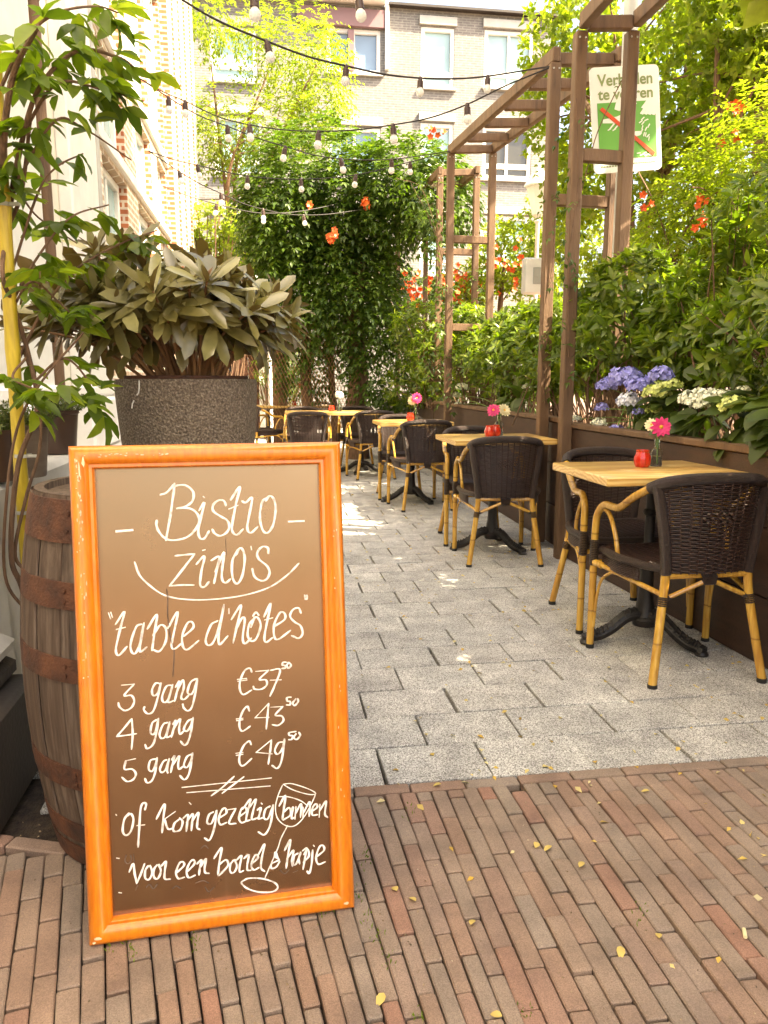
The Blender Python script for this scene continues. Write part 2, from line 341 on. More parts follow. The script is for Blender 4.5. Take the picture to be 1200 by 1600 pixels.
# ------------------------------------------------------------------ foliage tools (all numpy)
def unit(a): return a/np.maximum(np.linalg.norm(a, axis=1, keepdims=True), 1e-9)
TPL_BIG = (np.array([(0, 0, 0), (-.4, .25, 1), (0, .25, 0), (.4, .25, 1), (-.5, .55, 1), (0, .55, 0), (.5, .55, 1), (-.28, .84, 1), (0, .84, 0), (.28, .84, 1), (0, 1, 0)], float),
           np.array([(0, 2, 1), (0, 3, 2), (1, 2, 5), (1, 5, 4), (2, 3, 6), (2, 6, 5), (4, 5, 8), (4, 8, 7), (5, 6, 9), (5, 9, 8), (7, 8, 10), (8, 9, 10)]))
TPL_OBL = (np.array([(0, 0, 0), (-.26, .22, 1), (0, .22, 0), (.26, .22, 1), (-.47, .55, 1), (0, .55, 0), (.47, .55, 1), (-.42, .83, 1), (0, .86, 0), (.42, .83, 1), (0, 1, 0)], float), TPL_BIG[1])
TPL_SM = (np.array([(0, 0, 0), (-.5, .45, 1), (0, .45, 0), (.5, .45, 1), (0, 1, 0)], float), np.array([(0, 2, 1), (0, 3, 2), (1, 2, 4), (2, 3, 4)]))
def leaves(P, D, N, L, W, tpl=TPL_BIG, fold=.25, droop=.18):
    D = unit(D); X = np.cross(D, N); X = unit(X+1e-6); N = np.cross(X, D); n = len(P)
    L = np.broadcast_to(L, n)[:, None, None]; W = np.broadcast_to(W, n)[:, None, None]
    tv, tf = tpl; x, y, e = tv[:, 0], tv[:, 1], tv[:, 2]
    V = P[:, None, :] + X[:, None, :]*(x[None, :, None]*W) + D[:, None, :]*(y[None, :, None]*L) + N[:, None, :]*((e*np.abs(x)*fold)[None, :, None]*W - (droop*y*y)[None, :, None]*L)
    Fc = tf[None]+(np.arange(n)*len(tv))[:, None, None]
    return V.reshape(-1, 3), Fc.reshape(-1, 3)
def join(parts):
    Vs, Fs, o = [], [], 0
    for V, Fc in parts: Vs.append(V); Fs.append(Fc+o); o += len(V)
    return np.concatenate(Vs), np.concatenate(Fs)
def rdir(n): return unit(RNG.normal(size=(n, 3)))
def whorls(P, D, k, L, W, spread=(45, 80), jit=.25, tpl=TPL_BIG, fold=.3, droop=.2):
    n = len(P); D = unit(D); A = unit(np.cross(D, rdir(n))); B = np.cross(D, A)
    PP, DD, NN = [], [], []
    for j in range(k):
        ph = 2*np.pi*j/k + RNG.uniform(-.35, .35, n); sp = np.radians(RNG.uniform(*spread, n))
        rad = A*np.cos(ph)[:, None]+B*np.sin(ph)[:, None]
        DD.append(D*np.cos(sp)[:, None]+rad*np.sin(sp)[:, None]+RNG.normal(size=(n, 3))*jit*.4); NN.append(D*np.sin(sp)[:, None]-rad*np.cos(sp)[:, None]); PP.append(P-D*RNG.uniform(0, .25, n)[:, None]*L)
    P, D, N = np.concatenate(PP), np.concatenate(DD), np.concatenate(NN); m = len(P)
    s = RNG.uniform(.65, 1.15, m)
    return leaves(P, D, N, L*s, W*s, tpl, fold, droop)
def lump_pts(lumps, n, inner=.55, gap=0.0, gsc=2.0):
    """points near the surface of a set of ellipsoids, thinned by a lumpy field so that gaps stay open"""
    wts = np.array([r[0]*r[1]+r[1]*r[2]+r[0]*r[2] for c, r in lumps]); wts = wts/wts.sum()
    idx = RNG.choice(len(lumps), n, p=wts); d = rdir(n); rr = RNG.uniform(inner, 1.06, n)**.6
    c = np.array([c for c, r in lumps])[idx]; r = np.array([r for c, r in lumps])[idx]
    P = c+d*r*rr[:, None]; O = unit(d/r)
    if gap > 0:
        g = np.sin(P[:, 0]*gsc*2.1+1.3*np.sin(P[:, 2]*gsc*1.7))+np.sin(P[:, 1]*gsc*1.9+.7)+np.sin(P[:, 2]*gsc*2.3+P[:, 0]*gsc)
        k = g > -3+gap*3; P, O = P[k], O[k]
    return P, O
def compound(P, D, nl, Lr, Ll, Wl, sag=.5, tpl=TPL_SM):
    """pinnate leaves: nl pairs of leaflets along a drooping rachis"""
    n = len(P); D = unit(D); up = np.array([0, 0, 1.0]); S = unit(np.cross(D, up)+1e-5); Vs = []
    for j in range(nl):
        f = (j+1)/nl; Q = P+D*(Lr*f)+up*(-sag*Lr*f*f)
        for sg in (-1, 1):
            dd = S*sg*.85+D*.55-up*.35*RNG.uniform(.4, 1.4, (n, 1)); nn = up+RNG.normal(size=(n, 3))*.35
            s = RNG.uniform(.7, 1.1, n)*(1-.25*abs(f-.5)); Vs.append(leaves(Q, dd, nn, Ll*s, Wl*s, tpl))
    Vs.append(leaves(P+D*Lr-up*sag*Lr, D-up*.8, np.tile(up, (n, 1))+D, Ll, Wl, tpl))
    return join(Vs)
def florets(c, r, n, size, flat=1.0):
    d = rdir(n); d[:, 2] = np.abs(d[:, 2])*1.0-.25; d = unit(d); P = np.array(c)+d*np.array([r, r, r*flat])*RNG.uniform(.78, 1.1, (n, 1)); d = unit(d+RNG.normal(size=d.shape)*.3); parts = []
    A = unit(np.cross(d, rdir(n))); B = np.cross(d, A)
    for k in range(4):
        a = k*np.pi/2; parts.append(leaves(P, A*np.cos(a)+B*np.sin(a)+d*.25, d, size, size*.95, TPL_SM, .1, .1))
    return join(parts)
exec_order = []
# ------------------------------------------------------------------ the ground
mb = MB(); g = 150
mb.quad((-g, -g, -.03), (g, -g, -.03), (g, g, -.03), (-g, g, -.03)); obj('ground', mb, MAT['street'], kind='structure', smooth=False)
mb = MB(); mb.quad(*[tuple(T(s_, t_, -.024)) for s_, t_ in ((-2.7, -2), (3.3, -2), (3.3, 22), (-2.7, 22))]); obj('sand_bed', mb, MAT['soil'], kind='structure', smooth=False)
def fan(s, b):                                   # brick courses swing round a little towards the left
    k = min(max((.45-s)/.72, 0), 1.1); return s + b*math.tan(R(11))*k
mb = MB(); PW, PL = .045, .162
rows = int(5.2/PW)
for i in range(-66, 66):
    s0 = i*PW; off = RNG.uniform(0, PL)
    if i % 2: off = (off*.3+PL*.5) % PL
    else: off *= .3
    b = -off
    while b < 3.6:
        bb0, bb1 = max(b, 0), b+PL
        if bb1-bb0 > .03:
            t0, t1 = 1.985-bb0, 1.985-bb1; bm = (bb0+bb1)/2; sc = fan(s0, bm)
            lim = 1.83+max(0, -.5-sc)*.12 if sc < -.44 else 9
            t0 = min(t0, lim)
            if t0-t1 > .035 and -2.6 < sc < 3.2:
                a = -math.atan((fan(s0, bm+.05)-fan(s0, bm-.05))/.1)+random.gauss(0, .006)
                wd = (fan(s0+PW, bm)-fan(s0, bm))
                rot = Matrix.Rotation(TER-a*-1, 3, 'Z') if False else Matrix.Rotation(TER-a, 3, 'Z')
                rot = rot @ Matrix.Rotation(random.gauss(0, .012), 3, 'X') @ Matrix.Rotation(random.gauss(0, .014), 3, 'Y')
                mb.box(T(fan(s0, 1.985-(t0+t1)/2)+random.gauss(0, .0006), (t0+t1)/2, -.02+random.gauss(0, .0016)), (wd-.0028-abs(random.gauss(0, .0012)), t0-t1-.0032-abs(random.gauss(0, .001)), .04), rot, .003)
        b += PL
s = -.6
while s < 3.2:                                   # the edging course against the slabs
    mb.box(T(s+PL/2, 2.011, -.02+random.gauss(0, .001)), (PL-.005, .045, .04), Matrix.Rotation(TER+random.gauss(0, .005), 3, 'Z'), .003); s += PL
for (s_, t_, a) in ((-.60, 1.872, -20), (-.76, 1.93, -20), (-.92, 1.99, -20)):
    mb.box(T(s_, t_, -.018), (.165, .046, .04), Matrix.Rotation(TER+R(a), 3, 'Z'), .004)
obj('brick_pavement', mb, MAT['brick_pave'], kind='structure', angle=25)
mb = MB(); SW, SL = .32, .226; t = 2.037; r = 0
while t < 19:
    off = (-.004 if r % 2 == 0 else .156)+random.gauss(0, .02 if r > 3 else .004); s = off-SW*5
    while s < 2.5:
        gp_ = .0045+abs(random.gauss(0, .0035)); z = -.02+random.gauss(0, .0012)
        rot = Matrix.Rotation(TER+random.gauss(0, .004), 3, 'Z') @ Matrix.Rotation(random.gauss(0, .006), 3, 'X') @ Matrix.Rotation(random.gauss(0, .005), 3, 'Y')
        if not (s < -.85 and t < 6.5): mb.box(T(s+SW/2+random.gauss(0, .002), t+SL/2, z), (SW-gp_, SL-.0035-abs(random.gauss(0, .003)), .04), rot, .0025)
        s += SW
    t += SL; r += 1
obj('slab_terrace', mb, MAT['slab'], kind='structure', angle=25)
mb = MB(); mb.grid(lambda u, v: T(-1.3+.95*u, 1.70+.55*v, -.012+.018*math.sin(7*u+3*v)*math.sin(5*v)), 12, 8)
obj('planting_bed_soil', mb, MAT['soil'], kind='structure')

# ------------------------------------------------------------------ walls with openings
def wall(mb, x0, x1, z0, z1, openings, y0, y1, axis='x'):
    xs = sorted({x0, x1, *[q for o in openings for q in o[:2]]}); zs = sorted({z0, z1, *[q for o in openings for q in o[2:4]]})
    for i in range(len(xs)-1):
        zz = None
        for j in range(len(zs)-1):
            cx, cz = (xs[i]+xs[i+1])/2, (zs[j]+zs[j+1])/2
            solid = not any(o[0] < cx < o[1] and o[2] < cz < o[3] for o in openings)
            if solid and zz is None: zz = zs[j]
            if zz is not None and (not solid or j == len(zs)-2):
                top = zs[j] if not solid else zs[j+1]
                c = ((xs[i]+xs[i+1])/2, (y0+y1)/2, (zz+top)/2); d = (xs[i+1]-xs[i], abs(y1-y0), top-zz)
                if axis == 'y': c = (c[1], c[0], c[2]); d = (d[1], d[0], d[2])
                mb.box(c, d); zz = None
def window(parent, x0, x1, z0, z1, y, sx, pane, axis='x', cols=2, low=0.0, fw=.11, dep=.07, frame_mat=None):
    """frame with mullions (one mesh) and its pane; sx is the outward direction on the depth axis"""
    m = MB()
    def bx(xa, xb, za, zb, d0=0, d=dep):
        c = ((xa+xb)/2, y+sx*(d0+d/2), (za+zb)/2); e = (xb-xa, d, zb-za)
        if axis == 'y': c = (c[1], c[0], c[2]); e = (e[1], e[0], e[2])
        m.box(c, e, None, .004)
    bx(x0, x1, z1-fw, z1); bx(x0, x1, z0, z0+fw); bx(x0, x0+fw, z0+fw, z1-fw); bx(x1-fw, x1, z0+fw, z1-fw)
    for k in range(1, cols): xm = x0+(x1-x0)*k/cols; bx(xm-.035, xm+.035, z0+fw, z1-fw, .003, dep*.8)
    if low: bx(x0+fw, x1-fw, z0+low, z0+low+.13, .006, dep*.8)
    f = obj('window', m, frame_mat or MAT['white'], parent, local=True)
    m = MB(); c = ((x0+x1)/2, y+sx*.012, (z0+z1)/2); e = (x1-x0-.04, .02, z1-z0-.04)
    if axis == 'y': c = (c[1], c[0], c[2]); e = (e[1], e[0], e[2])
    m.box(c, e); obj('pane', m, pane, f, local=True)
    return f

# the restaurant house along the left: local x = outwards, local y = along the terrace
H = thing('restaurant_house', 'old brick house with cream plaster front and white sills, beside the terrace on the left', 'house', T(-1.27, 0, 0), TER)
ops = []
for a, b in ((6.75, 7.86), (8.5, 9.6), (10.1, 10.95)):
    for z0, z1 in ((1.5, 2.95), (3.15, 3.83), (4.08, 5.9), (6.4, 7.6)): ops.append((a, b, z0, z1))
mb = MB(); wall(mb, 6.3, 11.0, 0, 8.2, ops, -.3, 0, 'y'); obj('wall', mb, MAT['house_brick'], H, local=True, smooth=False)
mb = MB()
for k, (a, b) in enumerate(((11.0, 11.45), (11.8, 12.25), (12.6, 13.1), (13.5, 14.1), (14.5, 15.0))):
    m = MB(); m.box((-.10, (a+b)/2, 4.1), (.40, b-a, 8.2)); o = obj('brick_pier', m, MAT['house_brick'], H, local=True, smooth=False)  # pale body: the sunlit sides are put into the brick colour
    m = MB(); m.box((-.10, a-.012, 4.1), (.396, .02, 8.196)); obj('shaded_pier_face', m, MAT['pier_brick'], o, local=True, smooth=False)  # near face in deeper orange, its shade painted in as colour
mb = MB(); mb.box((-.2, 13.0, 4.1), (.2, 4.0, 8.2)); obj('rear_wall', mb, MAT['plaster'], H, local=True, smooth=False)
for a, b, z0, z1 in ops:                          # orange brick lining on the far jamb of each opening
    mb = MB(); mb.box((-.068, b-.006, (z0+z1)/2), (.13, .008, z1-z0-.004)); obj('window_reveal', mb, MAT['pier_brick'], H, local=True, smooth=False)
for a, b, z0, z1 in ops: window(H, a+.01, b-.016, z0+.005, z1-.005, -.13, 1, MAT['pane_pale'], 'y', 2, 0, .07, .06)
for z in (3.05, 3.95, 6.2):
    mb = MB(); mb.box((.012, 8.65, z), (.055, 4.68, .10), None, .006); obj('sill_band', mb, MAT['white'], H, local=True)
mb = MB(); wall(mb, -1.5, 6.3, 0, 8.2, [(2.6, 3.5, .85, 2.9)], -.3, .01, 'y'); obj('plaster_front', mb, MAT['plaster'], H, local=True, smooth=False)
mb = MB(); mb.box((-.2, 3.05, 1.88), (.05, .88, 2.03), None, .004); obj('door', mb, MAT['white'], H, local=True)
for a, b in ((3.65, 4.55), (5.25, 6.05)):
    mb = MB(); mb.box((.05, (a+b)/2, 4.5), (.09, b-a, 7.4), None, .012); mb.box((.075, (a+b)/2, .87), (.16, b-a+.1, .34), None, .02); mb.box((.066, (a+b)/2, 1.09), (.12, b-a+.05, .08), None, .02)
    obj('pilaster', mb, MAT['white'], H, local=True)
for y, r, m in ((4.8, .035, 'timber'), (6.18, .045, 'galv')):
    mb = MB(); mb.tube([(.05, y, .72), (.05, y, 8.1)], r, 10)
    for z in (1.6, 3.2, 4.8, 6.4): mb.tube([(.05, y, z), (.05, y, z+.05)], r*1.25, 10)
    obj('downpipe', mb, MAT[m], H, local=True)
mb = MB(); mb.box((-2.5, 6.7, 8.35), (5.3, 16.8, .3)); obj('roof', mb, MAT['stone_dk'], H, local=True, smooth=False)
mb = MB(); mb.box((.012, 10.3, .35), (.05, 8.0, .7), None, .01); obj('stone_base', mb, MAT['stone'], H, local=True)
mb = MB(); mb.box((-2.4, -1.6, 4.1), (4.8, .2, 8.2)); mb.box((-2.6, 15.1, 4.1), (5.0, .2, 8.2)); obj('side_wall', mb, MAT['house_brick'], H, local=True, smooth=False)

ST_ = thing('stone_stoop', 'pale grey stone stoop with dark painted base, at the left edge behind the barrel', 'stoop', T(-1.04, 2.8, 0), TER)
mb = MB(); mb.box(T(-1.03, 3.0, .44), (.46, 1.6, .82), Matrix.Rotation(TER, 3, 'Z'), .02); obj('upper_block', mb, MAT['stone'], ST_)
mb = MB(); mb.box(T(-1.035, 5.05, .35), (.47, 2.48, .70), Matrix.Rotation(TER, 3, 'Z'), .015); obj('lower_step', mb, MAT['stone'], ST_)
mb = MB()
Rz = Matrix.Rotation(TER, 3, 'Z')
for z0, z1, i in ((0, .30, 0), (.30, .36, .05)):
    mb.box(T(-1.085-i/2, 2.1+i/2, (z0+z1)/2), (.76-i, .40-i, z1-z0), Rz, .015)
obj('plinth', mb, MAT['stone_dk'], ST_)
mb = MB(); mb.box(T(-1.0, 2.14, .61), (.40, .30, .5), Rz, .03); mb.box(T(-1.0, 2.14, .40), (.50, .34, .08), Rz, .03); obj('newel_block', mb, MAT['stone'], ST_)

# the building at the end: local x = along, facade faces -y
B = thing('apartment_building', 'grey brown brick building with white window frames, at the far end beyond the trees', 'building', T(0, 22, 0), TER)
W = [(4.25, 5.17, 8.99, 10.5, 'pane_pale', 1, .28), (6.0, 7.39, 9.08, 10.53, 'pane_pale', 2, .28), (6.0, 7.41, 6.72, 8.09, 'pane_dark', 2, .28), (4.25, 5.17, 6.7, 8.1, 'pane_pale', 1, .28),
     (6.0, 7.41, 4.1, 5.75, 'pane_pale', 2, .28), (-1.3, -.1, 8.88, 10.18, 'pane_pale', 1, .3), (1.72, 3.16, 9.24, 10.33, 'pane_blue', 2, 0), (-1.28, 0.0, 6.55, 8.03, 'pane_pale', 2, .3), (1.72, 3.16, 6.6, 7.9, 'pane_blue', 2, 0), (4.25, 5.17, 4.1, 5.75, 'pane_pale', 1, .28), (-1.28, 0, 3.9, 5.5, 'pane_dark', 2, .3)]
mb = MB(); wall(mb, -7, 7.98, 0, 10.9, [w_[:4] for w_ in W], 0, .35); mb.box((-6.85, 4.2, 5.45), (.3, 7.7, 10.9)); mb.box((7.83, 4.2, 5.45), (.3, 7.7, 10.9)); mb.box((.49, 8.2, 5.45), (14.9, .3, 10.9))
obj('wall', mb, MAT['back_brick'], B, local=True, smooth=False)
for x0, x1, z0, z1, p, c, lo in W:
    window(B, x0+.005, x1-.005, z0+.005, z1-.005, .12, -1, MAT[p], 'x', c, lo, .1, .1)
for x0, x1, z0, z1, p, c, lo in W:
    mb = MB(); mb.box(((x0+x1)/2, -.03, z1+.14), (x1-x0+.1, .1, .2)); obj('lintel', mb, MAT['galv'], B, local=True)
    mb = MB(); mb.box(((x0+x1)/2, -.03, z0-.03), (x1-x0+.1, .12, .06)); obj('window_sill', mb, MAT['galv'], B, local=True)
mb = MB(); mb.box((2.1, -.06, 10.56), (2.3, .12, .42)); mb.box((2.36, -.03, 9.78), (.16, .08, 1.0)); obj('mauve_panel', mb, MAT['mauve'], B, local=True)
mb = MB(); mb.box((-1.9, .0, 11.06), (10.3, .8, .3), None, .01); mb.box((3.32, -.02, 10.2), (.1, .25, 1.7)); obj('eave', mb, MAT['white'], B, local=True)
mb = MB(); mb.box((5.7, 4.1, 10.93), (4.7, 8.6, .06)); mb.box((-1.8, 4.4, 10.95), (10.2, 7.9, .1)); obj('roof', mb, MAT['stone_dk'], B, local=True)

# ------------------------------------------------------------------ planter boxes along the right
def planter(a, b, h, label, nb):
    a2, b2 = Vector(a), Vector(b); A = T(a[0], a[1]); Bp = T(b[0], b[1]); d = Bp-A; L = d.length; rz = math.atan2(d.y, d.x)-math.pi/2
    o = thing('planter_box', label, 'planter', A, rz, 'long brown planter boxes along the terrace')
    m = MB(); bh = h/nb
    for k in range(nb): m.box((.012, L/2, bh*(k+.5)), (.024, L, bh-.004), None, .003)
    obj('front_panel', m, MAT['fence'], o, local=True)
    m = MB(); m.box((.03, L/2, h+.017), (.085, L+.02, .034), None, .005); obj('cap_rail', m, MAT['timber'], o, local=True)
    m = MB()
    for y in (.012, L-.012): m.box((.32, y, h/2), (.59, .024, h-.01), None, .003)
    obj('end_panel', m, MAT['fence'], o, local=True)
    m = MB(); m.box((.63, L/2, h/2), (.024, L, h-.01), None, .003); obj('back_panel', m, MAT['fence'], o, local=True)
    m = MB(); m.grid(lambda u, v: (.03+.58*u, .03+(L-.06)*v, h-.06+.02*math.sin(9*v*L+4*u)), 4, 30); obj('soil', m, MAT['soil'], o, local=True)
    return o
planter((2.03, .4), (1.905, 4.78), .855, 'dark brown planter box beside the nearest table, hydrangeas hanging over its edge', 3)
planter((1.97, 5.02), (2.06, 9.6), .87, 'dark brown planter box along the middle tables, behind the nearest planter', 3)
planter((2.07, 9.7), (2.1, 14.2), .85, 'dark brown planter box farthest along the terrace, near the vine column', 3)

# ------------------------------------------------------------------ timber frames
def pergola(name, posts, rails, rungs, label):
    o = thing('pergola_frame', label, 'pergola', T(posts[0][0], posts[0][1], 0), TER, 'brown timber pergola frames')
    for s_, t_, z0, z1 in posts:
        m = MB(); m.box(T(s_, t_, (z0+z1)/2), (.072, .072, z1-z0), Rz, .006); obj('post', m, MAT['timber'], o)
    for a, b in rails:
        m = MB(); m.beam(T(*a), T(*b), .055, .09, bev=.006); obj('rail', m, MAT['timber'], o)
    for a, b in rungs:
        m = MB(); m.beam(T(*a), T(*b), .055, .075, bev=.005); obj('rung', m, MAT['timber'], o)
    m = MB()
    for s_, t_, z0, z1 in posts:
        for dx in (-.018, .018):
            for dz in (.04,): m.tube([T(s_+dx, t_-.036, z1-dz), T(s_+dx, t_-.0405, z1-dz)], .006, 6)
    obj('bolt_head', m, MAT['galv'], o)
    return o
def frame_pergola(s0, s1, tn, tf, zn, zf, side, nr, label, zb=0.0):
    ps = [(s0, tn, zb, zn), (s1, tn+.02, zb, zn+.03), (s0, tf, zb, zf), (s1, tf+.02, zb, zf+.03)]
    e = .038
    rails = [((s0, tn-e, zn+.045), (s0, tf+e, zf+.045)), ((s1, tn-e, zn+.075), (s1, tf+e, zf+.075))]
    rungs = []
    for k in range(nr):
        f = (k+.02)/(nr-1) if nr > 1 else 0; f = min(max(f, .012), .988); t_ = tn+(tf-tn)*f; z = zn+(zf-zn)*f+.035
        rungs.append(((s0+.03, t_, z), (s1-.03, t_, z+.02)))
    for at, z in side:
        t_ = tn if at == 'n' else tf; rungs.append(((s0+.036, t_, z), (s1-.036, t_+.02, z)))
    return pergola('pergola', ps, rails, rungs, label)
frame_pergola(1.87, 2.20, 4.72, 1.9, 3.18, 3.18, [('n', 2.50)], 6, 'brown timber ladder frame nearest on the right, in front of the green and white sign')
frame_pergola(1.91, 2.36, 5.25, 8.22, 3.21, 3.46, [('n', 2.36), ('f', 2.62), ('f', 1.72)], 6, 'brown timber ladder frame over the middle planter, with the string lights tied to it')
frame_pergola(2.10, 2.56, 9.6, 12.7, 3.60, 3.75, [('n', 2.72), ('f', 2.3)], 5, 'brown timber ladder frame farthest back, half covered by the orange flowered vine')
# ------------------------------------------------------------------ the menu board
BP = Vector((-.610, 1.420, 0)); BY = math.atan2(.118, .543); BT = R(8); BWd, BH = .556, 1.030
BE = Vector((math.cos(BY), math.sin(BY), 0)); BN0 = Vector((math.sin(BY), -math.cos(BY), 0))
BU = Vector((0, 0, math.cos(BT))) - BN0*math.sin(BT); BN = BE.cross(BU)
def bl(x, y, d=0.0): return BP + BE*x + BU*y + BN*d
def on_board(u, v, d):
    r = ray(u, v); o = BP + BN*d; k = (o-Vector((0, 0, HC))).dot(BN)/r.dot(BN); return Vector((0, 0, HC)) + r*k
board = thing('menu_board', 'orange framed chalkboard menu leaning back on the brick paving in front of the barrel', 'menu board', BP, BY)
m = MB(); prof = [(0, -.022), (0, .006), (.003, .013), (.010, .019), (.020, .021), (.029, .018), (.035, .012), (.038, .008), (.044, .009), (.047, .005), (.047, -.012)]
for i, d in prof: m.v += [tuple(bl(x, y, d)) for x, y in ((i, i), (BWd-i, i), (BWd-i, BH-i), (i, BH-i))]
for k in range(len(prof)-1):
    for j in range(4): m.f.append((k*4+j, k*4+(j+1) % 4, k*4+4+(j+1) % 4, k*4+4+j))
obj('frame', m, MAT['orange_wood'], board, angle=50)
m = MB(); m.prism([bl(x, y, -.010) for x, y in ((.044, .044), (BWd-.044, .044), (BWd-.044, BH-.044), (.044, BH-.044))][::-1], -BN*.008)
panel = obj('panel', m, MAT['board'], board, smooth=False)
m = MB()
for x in (.03, BWd-.03): m.beam(bl(x, BH*.9, -.03), Vector((bl(x, 0, 0).x, bl(x, 0, 0).y, .012))-BN0*.20, .035, .018)
m.beam(bl(.03, .3, -.085)-BN0*.055, bl(BWd-.03, .3, -.085)-BN0*.055, .03, .018)
obj('rear_leg', m, MAT['timber'], board)
m = MB()                                          # bare chips where the varnish has come off
def chip(cx, cy, rx, ry, dd):
    n = 9; m.v_base = len(m.v); P = []
    for k in range(n):
        a = 2*math.pi*k/n; q = random.uniform(.55, 1.1); P.append(bl(cx+rx*q*math.cos(a), cy+ry*q*math.sin(a), dd))
    m.quad(*P)
for k in range(46):
    y = BH-.03-abs(random.gauss(0, .22)); chip(.0195+random.gauss(0, .003), max(y, .05), random.uniform(.0006, .0022), random.uniform(.001, .006), .0215)
for k in range(20): chip(random.uniform(.03, .2), BH-.020+random.gauss(0, .002), random.uniform(.001, .005), random.uniform(.0005, .0015), .0215)
for k in range(14): chip(BWd-.02+random.gauss(0, .003), random.uniform(.1, BH-.03), random.uniform(.0006, .0015), random.uniform(.001, .005), .0215)
for c in ((.021, .020, .009, .004), (.012, .012, .004, .003), (BWd-.02, .02, .006, .004), (.03, BH-.032, .004, .012), (.022, BH-.05, .002, .02)): chip(*c, .0218)
obj('chip_marks', m, MAT['chip'], board, smooth=False)

SC1, SC2 = 1200/350, 1200/360
CR = {'A': (160, 730, SC1), 'B': (150, 920, SC1), 'C': (160, 1030, SC1), 'D': (170, 1200, SC2)}
def ribbon(m, crop, pts, wd):
    x0, y0, sc = CR[crop]; P2 = [Vector((x0+p[0]/sc, y0+p[1]/sc, 0)) for p in pts]
    if len(P2) > 2: P2 = crom(P2, 7)
    P = [on_board(p.x, p.y, -.0085) for p in P2]; n = len(P); k0 = len(m.v); ph = random.uniform(0, 6)
    for i in range(n):
        t = (P[min(i+1, n-1)]-P[max(i-1, 0)]).normalized(); s = t.cross(BN)*(wd/2*(.74+.42*abs(t.dot(BU)))*(1+.13*math.sin(i*.7+ph)))
        if i == 0: P[i] = P[i]-t*wd*.3
        if i == n-1: P[i] = P[i]+t*wd*.3
        q = .55 if i in (0, n-1) else 1.0
        for a, b in ((-q, -.0012), (-q*.7, 0), (q*.7, 0), (q, -.0012)): m.v.append(tuple(P[i]+s*a+BN*b))
    for i in range(n-1):
        for j in range(3): a = k0+i*4+j; m.f.append((a, a+1, a+5, a+4))
